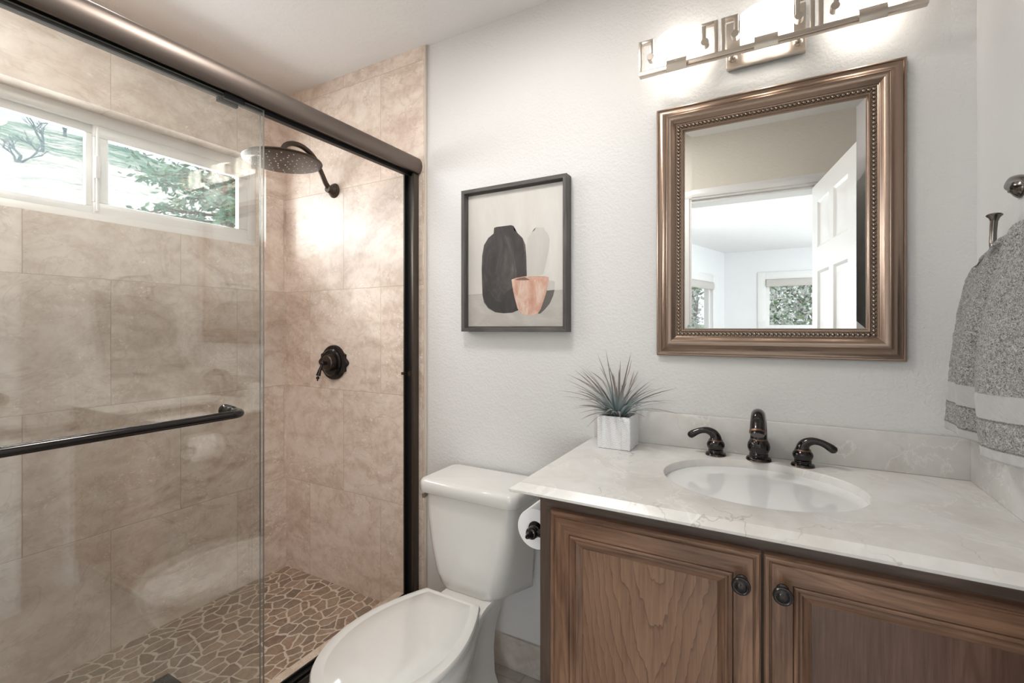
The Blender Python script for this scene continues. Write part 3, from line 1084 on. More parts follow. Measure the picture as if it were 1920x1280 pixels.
obj('spout_collar', mb, 'copper', sp, angle=40)
mb = MB().tube([e0 + d * .003, e0 + d * .009], .0160, 24)
obj('aerator', mb, 'orb', sp, angle=40)

# ------------------------------------------------------------------ potted grass plant
root = thing('potted_plant', 'spiky artificial grass in a white ribbed cube pot on the countertop', 'plant', (-.420, -.100, .9032))
px0, px1, py0, py1, pz0, pz1 = -.471, -.368, -.150, -.049, .9032, 1.002
g = G('white_ribbed_ceramic')
pc = g.objc()
xx, yy, zz = g.xyz(pc)
hx = g.math('MULTIPLY', g.math('ADD', xx, yy), 62.0)
tri = g.math('ABSOLUTE', g.math('SUBTRACT', g.math('FRACT', hx), .5))
zig = g.math('FRACT', g.math('ADD', g.math('MULTIPLY', zz, 190.0), g.math('MULTIPLY', tri, 1.6)))
hh = g.math('ABSOLUTE', g.math('SUBTRACT', zig, .5))
rib = g.step(tri, .03, .16)
g.bsdf(g.mix(g.math('MULTIPLY', g.step(hh, .0, .4), .8), (.62, .62, .63), (.84, .84, .85)), .35, normal=g.bump(g.math('ADD', hh, g.math('MULTIPLY', rib, .5)), .0016))
mb = MB()
r0 = rrect((px0 + px1) / 2, py0, py1, (px1 - px0) / 2, .005, pz0, 4)


def pr(ins, z):
    return rrect((px0 + px1) / 2, py0 + ins, py1 - ins, (px1 - px0) / 2 - ins, .005, z, 4)


mb.loft([pr(.002, pz0), pr(0, pz0 + .002), pr(0, pz1 - .002), pr(.0015, pz1), pr(.006, pz1), pr(.0075, pz1 - .002), pr(.0075, pz1 - .018)], 0, True, True, False)
obj('pot', mb, g.m, root, angle=40)
obj('soil', MB().loft([pr(.007, pz1 - .016), pr(.03, pz1 - .013)], 0, True, False, True), 'soil', root, angle=60)

g = G('grass_blade')
uv = g.n('ShaderNodeUVMap').outputs[0]
ux, uy, _ = g.xyz(uv)
ca = g.ramp(uy, [(0, (.16, .23, .23)), (.30, (.37, .43, .44)), (.52, (.36, .37, .37)), (.72, (.28, .20, .175)), (1, (.13, .10, .10))])
cb = g.ramp(uy, [(0, (.10, .17, .16)), (.35, (.22, .27, .275)), (.65, (.25, .20, .18)), (1, (.11, .085, .085))])
g.bsdf(g.mix(ux, ca, cb), .42)


def blades(n, seed):
    rnd = random.Random(seed)
    verts, faces, uvs = [], [], []
    for i in range(n):
        az = rnd.uniform(0, 2 * PI)
        u = (i + .5) / n
        el = R(5 + 78 * (1 - u ** .62)) + rnd.uniform(-.14, .14)     # steep in the middle, flat outside
        L = rnd.uniform(.145, .222) * (1.0 if el > .6 else rnd.uniform(.85, 1.0))
        w = rnd.uniform(.0066, .0105)
        droop = rnd.uniform(.15, .55) * math.cos(el)
        b = Vector((-.420 + .020 * math.cos(az) * rnd.random(), -.100 + .020 * math.sin(az) * rnd.random(), .990))
        h = Vector((math.cos(az), math.sin(az), 0))
        side = Vector((-math.sin(az), math.cos(az), 0))
        tw = rnd.uniform(-.6, .6)
        base = len(verts)
        colu = rnd.random()
        N = 9
        pos = b.copy()
        for k in range(N + 1):
            t = k / N
            e = el + .75 * (1 - t) ** 2 * math.cos(max(0, el)) - droop * t * .9
            dv = h * math.cos(e) + Vector((0, 0, 1)) * math.sin(e)
            if k:
                pos = pos + dv * (L / N)
            if pos.y > -.025:
                pos.y = -.025
            ww = w * (min(1, .55 + t * 2.0)) * (1 - t ** 1.7) + .0003
            up = Vector((0, 0, 1)) if abs(dv.z) < .98 else h
            sd = (side * math.cos(tw) + dv.cross(side) * math.sin(tw)).normalized()
            nn = dv.cross(sd).normalized()
            for q, off in ((-1, .0012), (0, 0.0), (1, .0012)):
                verts.append(pos + sd * ww * q * .5 + nn * off * (1 - t))
                uvs.append((colu, t))
        for k in range(N):
            for q in range(2):
                a = base + k * 3 + q
                faces.append((a, a + 1, a + 4, a + 3))
    return verts, faces, uvs


vv, ff, uu = blades(92, 11)
me = bpy.data.meshes.new('foliage')
me.from_pydata([v - Vector((-.420, -.100, .9032)) for v in vv], [], ff)
lay = me.uv_layers.new(name='UVMap')
for lp in me.loops:
    lay.data[lp.index].uv = uu[lp.vertex_index]
for p_ in me.polygons:
    p_.use_smooth = True
me.materials.append(g.m)
o = bpy.data.objects.new('foliage', me)
COL.objects.link(o)
o.parent = root
o['label'] = 'blue-green blades with brown tips'

# ------------------------------------------------------------------ toilet paper on the cabinet side
RX, RZ = -.5185, .766
root = thing('toilet_paper_holder', 'bronze toilet paper holder screwed to the cabinet side', 'toilet paper holder', (CX0 + .013, -.44, RZ))
for yy, sg in ((-.496, -1), (-.362, 1)):
    mb = MB().lathe([(.021, 0), (.021, -.003), (.017, -.006), (.011, -.016), (.009, -.036), (.010, -.042), (.008, -.048)], (CX0 + .013, yy, RZ), 'x', 24)
    mb.ball((RX + .003, yy, RZ), .0155, 0, 20, 12)
    mb.lathe([(.0145, 0), (.0150, sg * .006), (.0135, sg * .009), (.0095, sg * .011), (.0095, sg * .014), (.007, sg * .017), (.005, sg * .020),
              (.0062, sg * .025), (.004, sg * .030), (.001, sg * .031)], (RX + .002, yy + sg * .006, RZ), 'y', 24)
    obj('post', mb, 'orb', root, angle=40)
obj('roller', MB().tube([(RX, -.484, RZ), (RX, -.374, RZ)], .0085, 16), 'orb', root, angle=40)
root = thing('toilet_paper_roll', 'white toilet paper roll on the holder at the cabinet side', 'toilet paper', (RX, -.43, RZ))
rr = .0505
prof = [(.020, -.480), (rr - .001, -.480), (rr, -.479), (rr, -.381), (rr - .001, -.380), (.020, -.380)]
obj('paper', MB().lathe(prof, (RX, 0, RZ), 'y', 56, cap=False), 'paper', root, angle=40)
obj('core', MB().lathe([(.0205, -.4795), (.0195, -.4795), (.0195, -.3805), (.0205, -.3805)], (RX, 0, RZ), 'y', 32, cap=False), 'card', root, angle=40)

# ------------------------------------------------------------------ wall mirror
root = thing('wall_mirror', 'rectangular wall mirror in a wide antique bronze beaded frame', 'mirror', (-.011, -.001, 1.57))
mx0, mx1, mz0, mz1 = -.3205, .2985, 1.1840, 1.9575
FP = [(0, -.001), (0, -.0125), (.0015, -.0150), (.004, -.0162), (.0065, -.0158), (.0078, -.0140), (.0105, -.0138), (.0160, -.0150), (.0220, -.0185), (.0275, -.0240),
      (.0320, -.0310), (.0340, -.0345), (.0352, -.0352), (.0368, -.0352), (.0378, -.0340), (.0400, -.0338), (.0440, -.0325), (.0490, -.0290),
      (.0535, -.0240), (.0560, -.0212), (.0572, -.0205), (.0580, -.0180), (.0600, -.0172), (.0615, -.0155), (.0735, -.0155), (.0745, -.0185), (.0765, -.0200),
      (.0795, -.0195), (.0815, -.0165), (.0822, -.0150), (.0835, -.0148), (.0848, -.0105)]
mb = MB().rectframe(mx0, mx1, mz0, mz1, [(d_, y_) for d_, y_ in FP])
obj('frame', mb, 'pewter', root, angle=28)
mb = MB()
ins = .0675
a0, a1, b0, b1 = mx0 + ins, mx1 - ins, mz0 + ins, mz1 - ins
nx = round((a1 - a0) / .0111)
nz = round((b1 - b0) / .0111)
pts = [(a0 + (a1 - a0) * k / nx, b0) for k in range(nx)] + [(a1, b0 + (b1 - b0) * k / nz) for k in range(nz)]
pts += [(a1 - (a1 - a0) * k / nx, b1) for k in range(nx)] + [(a0, b1 - (b1 - b0) * k / nz) for k in range(nz)]
for u, w_ in pts:
    mb.ball((u, -.0160, w_), .00535, 0, 10, 6, (1, .95, 1))
obj('beading', mb, 'bead', root, angle=60)
g0 = .084
mb = MB().rectframe(mx0, mx1, mz0, mz1, [(g0, -.0112), (g0 + .0205, -.0120)], 0, 0, 0)
obj('mirror_glass', mb, 'mirror', root, angle=0)
# ------------------------------------------------------------------ framed picture
root = thing('framed_picture', 'framed painting of a black vase and pink cup above the toilet', 'picture', (-.835, -.001, 1.53))
fx0, fx1, fz0, fz1 = -1.054, -.6155, 1.2560, 1.8000
mb = MB().rectframe(fx0, fx1, fz0, fz1, [(0, -.001), (0, -.0425), (.0006, -.0430), (.0135, -.0430), (.0140, -.0425), (.0145, -.022), (.0200, -.022)], 0, 1)
obj('frame', mb, ['frame_wood', 'frame_wood_h'], root, angle=25)


def m_art(name, stops, scale=20, stretch=(1, 1, .35)):
    g_ = G(name)
    n_, _ = g_.noise(g_.vmath('MULTIPLY', g_.objc(), stretch), scale, 6, .65, .6)
    g_.bsdf(g_.ramp(n_, stops), .6)
    return g_.m


arts = [m_art('art_backdrop', [(.3, (.52, .495, .465)), (.7, (.60, .58, .555))], 9),
        m_art('art_table', [(.3, (.37, .345, .32)), (.7, (.47, .445, .415))], 10, (1, 1, 2)),
        m_art('art_vase', [(.28, (.016, .014, .014)), (.45, (.040, .034, .033)), (.60, (.085, .074, .071)), (.80, (.30, .27, .26))], 17),
        m_art('art_vase_dark', [(.3, (.020, .017, .017)), (.75, (.055, .047, .045))], 15),
        m_art('art_cup', [(.30, (.42, .22, .16)), (.46, (.52, .31, .235)), (.60, (.62, .49, .42)), (.78, (.74, .67, .62))], 26),
        m_art('art_cup_rim', [(.3, (.46, .27, .20)), (.7, (.58, .38, .30))], 30),
        m_art('art_cup_inside', [(.3, (.13, .07, .055)), (.7, (.2, .11, .085))], 30),
        m_art('art_pale_shape', [(.3, (.44, .42, .395)), (.7, (.50, .48, .455))], 14),
        m_art('art_dark_shape', [(.3, (.085, .078, .072)), (.7, (.115, .105, .098))], 14)]
vase = [(-0.9173, 1.6474), (-0.9152, 1.6417), (-0.9195, 1.6259), (-0.9429, 1.6118), (-0.9623, 1.5861), (-0.9709, 1.5465), (-0.9731, 1.4953), (-0.9715, 1.4365), (-0.9696, 1.3961), (-0.9623, 1.3665), (-0.9429, 1.3442), (-0.9131, 1.3291), (-0.8756, 1.3242), (-0.8388, 1.3261), (-0.8147, 1.3345), (-0.7948, 1.3517), (-0.7831, 1.3792), (-0.7791, 1.4209), (-0.7791, 1.4696), (-0.7807, 1.5288), (-0.7846, 1.5709), (-0.7968, 1.5982), (-0.8187, 1.6195), (-0.8315, 1.6286), (-0.8339, 1.6458), (-0.8449, 1.6498), (-0.8756, 1.6495), (-0.9047, 1.6497)]
neck = [(-0.8789, 1.6434), (-0.8449, 1.6491), (-0.8339, 1.6451), (-0.8315, 1.6286), (-0.80, 1.5950), (-0.7905, 1.565), (-.786, 1.50), (-.785, 1.43), (-.80, 1.44), (-.82, 1.47), (-.83, 1.53), (-0.838, 1.60), (-0.8756, 1.6198)]
vlow = [(-.967, 1.395), (-.958, 1.3672), (-.941, 1.3475), (-.913, 1.333), (-.876, 1.3275), (-.84, 1.3295), (-.82, 1.337), (-.835, 1.42), (-.87, 1.40), (-.885, 1.365), (-.91, 1.372), (-.93, 1.40), (-.95, 1.415)]
cup = [(-0.842, 1.4484), (-0.8388, 1.4234), (-0.8287, 1.3807), (-0.8167, 1.3416), (-0.8028, 1.3221), (-0.7831, 1.3159), (-0.752, 1.3155), (-0.7347, 1.3211), (-0.7233, 1.3363), (-0.7101, 1.3701), (-0.6989, 1.4038), (-0.6922, 1.4375), (-0.6922, 1.4493), (-0.7064, 1.4535), (-0.7443, 1.4572), (-0.787, 1.4571), (-0.8227, 1.4537)]
rim = [(-0.8368, 1.4481), (-0.8227, 1.4527), (-0.787, 1.4554), (-0.7443, 1.4548), (-0.7064, 1.4518), (-0.697, 1.4486), (-0.7064, 1.445), (-0.7366, 1.4431), (-0.7831, 1.443), (-0.8227, 1.4449)]
rimd = [(-0.8267, 1.4476), (-0.8067, 1.4529), (-0.787, 1.4547), (-0.7655, 1.4435), (-0.7831, 1.443), (-0.8147, 1.4445)]
pale = [(-0.7791, 1.5708), (-0.7752, 1.5944), (-0.7597, 1.6137), (-0.7462, 1.6227), (-0.7443, 1.6301), (-0.729, 1.6302), (-0.7101, 1.6266), (-0.7083, 1.6189), (-0.6952, 1.604), (-0.6885, 1.583), (-0.6914, 1.5459), (-0.7026, 1.4992), (-0.7139, 1.459), (-0.7791, 1.4591)]
dk = [(-0.7347, 1.3211), (-0.7233, 1.3363), (-0.7101, 1.3701), (-0.6989, 1.4021), (-0.6693, 1.4037), (-0.6748, 1.3826), (-0.6877, 1.3559), (-0.7064, 1.336), (-0.7252, 1.3209)]
pale2 = [(-0.6989, 1.4038), (-0.6922, 1.4375), (-0.6766, 1.4367), (-0.6682, 1.4312), (-0.6693, 1.4037)]
ax0, ax1, az0, az1 = fx0 + .0146, fx1 - .0146, fz0 + .0146, fz1 - .0146
tabl = [(ax0, az0), (ax1, az0), (ax1, 1.4032), (ax0, 1.4000)]
mb = MB().box(ax0, ax1, -.0215, -.012, az0, az1, 0)
for lay_, (pts, mi) in enumerate(((tabl, 1), (pale, 7), (pale2, 7), (dk, 8), (vase, 2), (neck, 3), (vlow, 3), (cup, 4), (rim, 5), (rimd, 6))):
    yy = -.0217 - .00009 * lay_
    f_ = mb.face([mb.v((u, yy, w_)) for u, w_ in pts], mi)
    bmesh.ops.triangulate(mb.bm, faces=[f_])
for f_ in mb.bm.faces:
    f_.normal_update()
    if f_.normal.y > 0 and f_.material_index > 0:
        f_.normal_flip()
obj('canvas', mb, arts, root, angle=0, recalc=False)

# ------------------------------------------------------------------ vanity light above the mirror
LX = -.017
root = thing('vanity_light', 'three-lamp brushed nickel vanity light above the wall mirror', 'wall lamp', (LX, -.001, 2.04))
obj('backplate', MB().box(-.119, .081, -.022, -.001, 2.031, 2.165, 0, .003), 'nickel', root, angle=30)
yb = -.100
mb = MB().box(-.353, .320, yb - .010, yb + .010, 2.0285, 2.0425, 0, .0015)
obj('crossbar', mb, 'nickel', root, angle=30)
for bx_ in (-.101, .062):
    mb = MB().tube([(bx_, -.022, 2.057), (bx_, yb + .004, 2.036)], .0045, 12)
    obj('support_arm', mb, 'nickel', root, angle=40)
    mb = MB().lathe([(.0120, 0), (.0120, -.004), (.0085, -.008), (.0085, -.016), (.005, -.019)], (bx_, -.022, 2.058), 'y', 18)
    obj('finial', mb, 'nickel', root, angle=40)
sh_c = (-.2435, -.0145, .2145)
for c in sh_c:
    for sg in (-1, 1):
        xo = c + sg * .1105
        mb = MB()
        y0_, y1_ = yb - .0075, yb + .0075
        w_ = .0105
        xa, xb_ = sorted((xo, xo - sg * w_))
        mb.box(xa, xb_, y0_, y1_, 2.0405, 2.134, 0, .0008)
        xa, xb_ = sorted((xo - sg * w_, xo - sg * .043))
        mb.box(xa, xb_, y0_, y1_, 2.1255, 2.134, 0, .0008)
        xi = xo - sg * .043
        xa, xb_ = sorted((xi, xi + sg * w_))
        mb.box(xa, xb_, y0_, y1_, 2.085, 2.1255, 0, .0008)
        mb.lathe([(.0095, -.012), (.0105, -.011), (.0105, .011), (.0095, .012)], (xi + sg * .0080, yb + .003, 2.0815), 'y', 20)
        obj('scroll', mb, 'nickel', root, angle=40)
    rings = []
    pts = []
    for k in range(25):
        t_ = -1 + 2 * k / 24
        pts.append((c + t_ * .0655, -.060 - .036 * (1 - abs(t_) ** 2.2)))
    inn = [(c + (u - c) * .945, v_ + .0035) for u, v_ in reversed(pts)]
    mb = MB().prism(pts + inn, lambda u, v_, w: (u, v_, w), 2.046, 2.156)
    sh = obj('lamp_shade', mb, 'shade', root, angle=40)
    mb = MB()
    cl = []
    for k in range(9):
        a = -1.0 + 2.0 * k / 8
        cl.append((yb - .012 - .006 * math.cos(a * 1.5), 2.036 + a * .017))
    cl += [(u + .002, v_) for u, v_ in reversed(cl)]
    mb.prism(cl, lambda u, v_, w: (w, u, v_), c - .028, c + .028)
    mb.lathe([(.024, 0), (.0245, .003), (.022, .005)], (c, yb + .008, 2.0430), 'z', 28)
    obj('clip', mb, 'nickel', root, angle=40)
    mb = MB().ball((c, -.062, 2.100), .0185, 0, 16, 10)
    obj('bulb', mb, 'bulb', sh, angle=60)

# ------------------------------------------------------------------ towel holder and towel
root = thing('towel_holder', 'dark nickel hook-shaped towel holder on the right wall', 'towel holder', (XR, -.225, 1.548))
TXR = .392
mb = MB().lathe([(.021, 0), (.021, -.004), (.018, -.008), (.015, -.011), (.010, -.015), (.009, -.018)], (XR, -.232, 1.549), 'x', 28)
obj('rosette', mb, 'dknickel', root, angle=40)
path = smooth_path([(XR - .012, -.232, 1.549), (XR - .021, -.241, 1.550), (XR - .028, -.264, 1.551), (TXR + .004, -.310, 1.549), (TXR, -.375, 1.530), (TXR, -.405, 1.485),
                    (TXR, -.390, 1.435), (TXR, -.345, 1.416), (TXR, -.285, 1.414), (TXR, -.245, 1.420), (TXR, -.229, 1.436), (TXR, -.229, 1.462),
                    (TXR, -.234, 1.488)], 6)
rad = lerp_list([.0075, .0070, .0062, .0062, .0062, .0062, .0062, .0062, .0062, .0066, .0060, .0056, .0062], len(path))
obj('arm', MB().tube(path, rad, 14), 'dknickel', root, angle=60)
mb = MB().lathe([(.0062, -.004), (.0085, .002), (.0125, .006), (.013, .0075), (.011, .010), (.004, .0118), (.001, .012)], (TXR, -.235, 1.490), 'z', 24)
obj('end_cap', mb, 'dknickel', root, angle=40)

g = G('grey_terry_cloth')
uv = g.n('ShaderNodeUVMap').outputs[0]
ux, uy, _ = g.xyz(uv)
pc = g.objc()
n1, _ = g.noise(pc, 260, 3, .6, 2.0)
n2, _ = g.noise(pc, 120, 3, .6, 3.0)
terry = g.math('ADD', g.math('MULTIPLY', n1, .55), g.math('MULTIPLY', n2, .45))
band = g.math('MULTIPLY', g.step(uy, .145, .150), g.math('SUBTRACT', 1.0, g.step(uy, .235, .240)))
hem = g.math('SUBTRACT', 1.0, g.step(uy, .038, .042))
flat_ = g.math('MAXIMUM', band, hem)
weave = g.math('ADD', .5, g.math('MULTIPLY', g.math('SINE', g.math('ADD', g.math('MULTIPLY', uy, 900.0), g.math('MULTIPLY', ux, 500.0))), .5))
tc = g.ramp(terry, [(.40, (.060, .056, .054)), (.49, (.27, .26, .25)), (.60, (.55, .53, .515))])
fc = g.mix(g.math('MULTIPLY', weave, .35), (.40, .385, .38), (.30, .29, .285))
line = g.math('MAXIMUM', g.math('SUBTRACT', 1.0, g.step(g.math('ABSOLUTE', g.math('SUBTRACT', uy, .143)), .002, .005)),
              g.math('SUBTRACT', 1.0, g.step(g.math('ABSOLUTE', g.math('SUBTRACT', uy, .044)), .002, .004)))
cc = g.mix(flat_, tc, fc)
cc = g.mix(g.math('MULTIPLY', line, .6), cc, (.08, .07, .065))
h = g.math('ADD', g.math('MULTIPLY', g.math('SUBTRACT', 1.0, flat_), terry), g.math('MULTIPLY', flat_, g.math('ADD', .3, g.math('MULTIPLY', weave, .04))))
g.bsdf(cc, .95, normal=g.bump(h, .0055), **{'Sheen Weight': .25})


TAB = [(0, -.034), (.185, -.080), (.36, -.112), (.535, -.122), (.70, -.119), (.87, -.122), (.955, -.155), (1, -.212)]


def tab(k):
    for (a, va), (b, vb) in zip(TAB[:-1], TAB[1:]):
        if k <= b:
            return va + (vb - va) * (k - a) / (b - a)
    return TAB[-1][1]


def towel_mesh():
    NU, NV = 120, 150
    V_, F_, U_ = [], [], []
    for j in range(NV + 1):
        t = j / NV                                   # 0 front hem ... 1 over the bar and down behind
        for i in range(NU + 1):
            s_ = i / NU                              # 0 far edge (towards back wall) .. 1 near edge
            if t < .62:
                k = t / .62                          # front layer from hem to the bar
                z_ = 1.036 + (1.432 - 1.036) * k
                fr = 1.0
            elif t < .70:
                k = 1
                a = (t - .62) / .08 * PI
                z_ = 1.432 + .010 * math.sin(a)
                fr = math.cos(a)
            else:
                z_ = 1.432 - (t - .70) / .30 * .30
                k = (z_ - 1.036) / (1.432 - 1.036)
                fr = -1.0
            kk = max(0, min(1, k))
            spread = 1 - kk ** 2.2
            # gather towards the bar
            y_far = tab(kk)
            y_near = -.480 + (-.440 + .480) * spread ** 3
            y_ = y_far + (y_near - y_far) * s_
            folds = (.5 - abs(math.sin(s_ * 5.6 + .35 + .25 * kk))) * .036 + math.sin(s_ * 21 + 1.7 + kk * 1.2) * .0045 * (.4 + .6 * kk)
            crease = -.012 * math.exp(-((s_ - .40) / .05) ** 2)
            bulge = .020 * math.sin(PI * min(1, kk * 1.15)) * math.sin(PI * min(1, max(0, s_)))
            if fr > 0:
                x_ = TXR - .008 - .010 * fr - bulge + folds * (.5 + .5 * spread) + crease * (.3 + .7 * spread) - .008 * spread
            elif fr < 0:
                x_ = TXR + .012 * -fr + folds * .3 * (.3 + .7 * spread)
            else:
                x_ = TXR
            if fr > -.5:
                e_ = max(0.0, min(1.0, s_ / .22))
                x_ = .374 + (x_ - .374) * (e_ * e_ * (3 - 2 * e_)) if fr > .5 else x_
            # shoulder slopes down away from the bar on the far side
            if fr > -.5:
                z_ -= .045 * kk ** 1.5 * max(0, .42 - s_) / .42 * 1.0
                z_ += .030 * kk ** 2 * max(0, s_ - .45) - .010 * math.exp(-((s_ - .62) / .05) ** 2) * kk ** 2
            z_ += .006 * (1 - kk) * math.sin(s_ * 5 + 1) * (1 if fr > 0 else 0)
            x_ += .0025 * mnoise.noise(Vector((y_ * 55, z_ * 55, fr * 3))) + .0016 * mnoise.noise(Vector((y_ * 190, z_ * 190, fr * 3)))
            V_.append((min(x_, XR - .010), y_, z_))
            U_.append((s_, t / .62 * .80 if t < .62 else .80 + (t - .62)))
    n = NU + 1
    for j in range(NV):
        for i in range(NU):
            a = j * n + i
            F_.append((a, a + 1, a + n + 1, a + n))
    return V_, F_, U_


vv, ff, uu = towel_mesh()
tb = Vector((TXR, -.30, 1.41))
me = bpy.data.meshes.new('hand_towel')
me.from_pydata([Vector(v) - tb for v in vv], [], ff)
lay = me.uv_layers.new(name='UVMap')
for lp in me.loops:
    lay.data[lp.index].uv = uu[lp.vertex_index]
for p_ in me.polygons:
    p_.use_smooth = True
me.materials.append(g.m)
o = bpy.data.objects.new('hand_towel', me)
o.location = tb
COL.objects.link(o)
md = o.modifiers.new('thickness', 'SOLIDIFY')
md.thickness = .005
md.offset = 0
tag(o, 'grey terry hand towel draped over the wall towel holder', 'towel')

# ------------------------------------------------------------------ added out-of-view ceiling lamps, fill for the room
def fill_downlight(x, y, watts, lab, zc=ZC, r=.09):
    t = thing('fill_ceiling_light', lab, 'added ceiling light', (x, y, zc))
    mb = MB().lathe([(r + .022, 0), (r + .020, -.010), (r, -.014), (r, -.004)], (x, y, zc), 'z', 36, cap=False)
    obj('trim_ring', mb, 'white', t, angle=40)
    obj('diffuser', MB().lathe([(.001, -.006), (r, -.006)], (x, y, zc), 'z', 36, cap=False), 'filldisc', t, angle=0)
    l = light('lamp', 'AREA', (x, y, zc - .02), watts, (1, .97, .93), shape='DISK', size=r * 2)  # unseen lamp added to brighten the room
    return t


fill_downlight(-.75, -.75, CEILING_FILL_W, 'added out-of-view ceiling light over the middle of the bathroom', ZC, .14)
fill_downlight(-1.66, -.99, SHOWER_FILL_W, 'added out-of-view ceiling light over the shower', ZC, .12)
fill_downlight(1.7, -3.6, BEDROOM_CEILING_FILL_W, 'added out-of-view ceiling light over the bedroom', ZC, .2)

# ------------------------------------------------------------------ bedroom beyond the doorway (seen in the mirror)
BY0, BY1 = -6.54, YF - T
struct('floor_bedroom', MB().box(-2.32, 2.75, BY0 - .3, BY1, -.05, 0), 'carpet')
struct('ceiling_bedroom', MB().box(-2.32, 2.85, BY0 - .3, BY1, ZC, ZC + .1), 'bedroom')
mb = MB().box(-2.32, DX0, BY1 - .004, BY1, 0, ZC).box(DX1, 2.75, BY1 - .004, BY1, 0, ZC).box(DX0, DX1, BY1 - .004, BY1, DZ, ZC)
mb.box(XR + T, 2.75, BY1, BY1 + .1, 0, ZC)
struct('wall_bedroom_front', mb, 'bedroom')
WAx0, WAx1, WAz0, WAz1 = -.085, 1.25, .75, 2.0
mb = MB().box(-.70, WAx0, BY0 - .12, BY0, 0, ZC).box(WAx1, 1.45, BY0 - .12, BY0, 0, ZC).box(2.55, 2.75, BY0 - .12, BY0, 0, ZC)
mb.box(1.45, 2.55, BY0 - .12, BY0, 0, .8).box(1.45, 2.55, BY0 - .12, BY0, 2.0, ZC)
mb.box(WAx0, WAx1, BY0 - .12, BY0, 0, WAz0).box(WAx0, WAx1, BY0 - .12, BY0, WAz1, ZC)
struct('wall_bedroom_far', mb, 'bedroom')
mb = MB().box(2.75, 2.85, BY0 - .12, -4.8, 0, ZC).box(2.75, 2.85, -2.4, BY1, 0, ZC).box(2.75, 2.85, -4.8, -2.4, 0, .6).box(2.75, 2.85, -4.8, -2.4, 2.1, ZC)  # opening added here only for the side fill light
struct('wall_bedroom_right', mb, 'bedroom')
ANG = Matrix.Translation((-.66, BY0, 0)) @ Matrix.Rotation(math.atan2(1.09, -.31), 4, 'Z')   # local x runs along the slanted wall


def xf(mbx):
    bmesh.ops.transform(mbx.bm, matrix=ANG, verts=mbx.bm.verts)
    return mbx


WBt0, WBt1, WBz0, WBz1 = .47, 1.75, .75, 1.95
mb = MB().box(0, WBt0, 0, .12, 0, ZC).box(WBt1, 2.55, 0, .12, 0, ZC).box(3.95, 5.15, 0, .12, 0, ZC).box(2.55, 3.95, 0, .12, 0, .8).box(2.55, 3.95, 0, .12, 2.0, ZC).box(WBt0, WBt1, 0, .12, 0, WBz0).box(WBt0, WBt1, 0, .12, WBz1, ZC)
struct('wall_bedroom_left', xf(mb), 'bedroom')


def bed_window(nm, a0, a1, z0, z1, y, sgn, tf, lab):
    """casing + frame + pane; sgn: room side direction along local y"""
    t = thing(nm, lab, 'window', (0, 0, 0))
    t['kind'] = 'structure'
    c = MB()
    w = .11
    ya, yb_ = sorted((y, y + sgn * .018))
    c.box(a0 - w, a0, ya, yb_, z0 - w, z1 + w, 0, .004).box(a1, a1 + w, ya, yb_, z0 - w, z1 + w, 0, .004)
    c.box(a0, a1, ya, yb_, z1, z1 + w, 0, .004).box(a0, a1, ya, yb_, z0 - w, z0, 0, .004)
    f = MB()
    ya, yb_ = sorted((y - sgn * .03, y - sgn * .09))
    fw = .05
    f.box(a0, a0 + fw, ya, yb_, z0, z1).box(a1 - fw, a1, ya, yb_, z0, z1).box(a0 + fw, a1 - fw, ya, yb_, z0, z0 + fw).box(a0 + fw, a1 - fw, ya, yb_, z1 - fw, z1)
    f.box(a0 + fw, a1 - fw, ya, yb_, (z0 + z1) / 2 - .11, (z0 + z1) / 2 - .07)
    p = MB().box(a0 + fw, a1 - fw, y - sgn * .062, y - sgn * .058, z0 + fw, z1 - fw)
    s_ = MB()
    sy = y + sgn * .012
    ring = []
    for k in range(20):
        a = 2 * PI * k / 20
        ring.append((sy + .028 * math.cos(a) * 1.0, z1 - .056 + .056 * max(-1, min(1, math.sin(a) * 1.15))))
    s_.prism(ring, lambda u, v_, w_: (w_, u, v_), a0 + .005, a1 - .005)
    for b in (c, f, p, s_):
        if tf:
            tf(b)
    obj('casing', c, 'white', t, angle=30)
    obj('window_frame', f, 'white', t, angle=0)
    obj('pane', p, 'pane', t, angle=0)
    return s_


s1 = bed_window('window_2', WAx0, WAx1, WAz0, WAz1, BY0, 1, None, 'wide bedroom window full of blossom, seen in the mirror')
tag(obj('roller_shade', s1, 'roller', base=(.58, BY0, 1.95), angle=40), 'rolled-up grey shade over the wider bedroom window in the mirror', 'roller shade')
s2 = bed_window('window_3', WBt0, WBt1, WBz0, WBz1, 0, -1, xf, 'bedroom window on the slanted wall, at the left edge of the mirror')
tag(obj('roller_shade', s2, 'roller', base=(-.9, BY0 + 1.0, 1.92), angle=40), 'rolled-up grey shade at the left edge of the mirror', 'roller shade')
bed_window('added_window_1', 1.45, 2.55, .80, 2.0, BY0, 1, None, 'unseen window added for fill light, behind the open door').bm.free()  # added out of view to let the far fill light in
bed_window('added_window_2', 2.55, 3.95, .80, 2.0, 0, -1, xf, 'unseen window added for fill light, further along the slanted wall').bm.free()  # added out of view to let the left fill light in

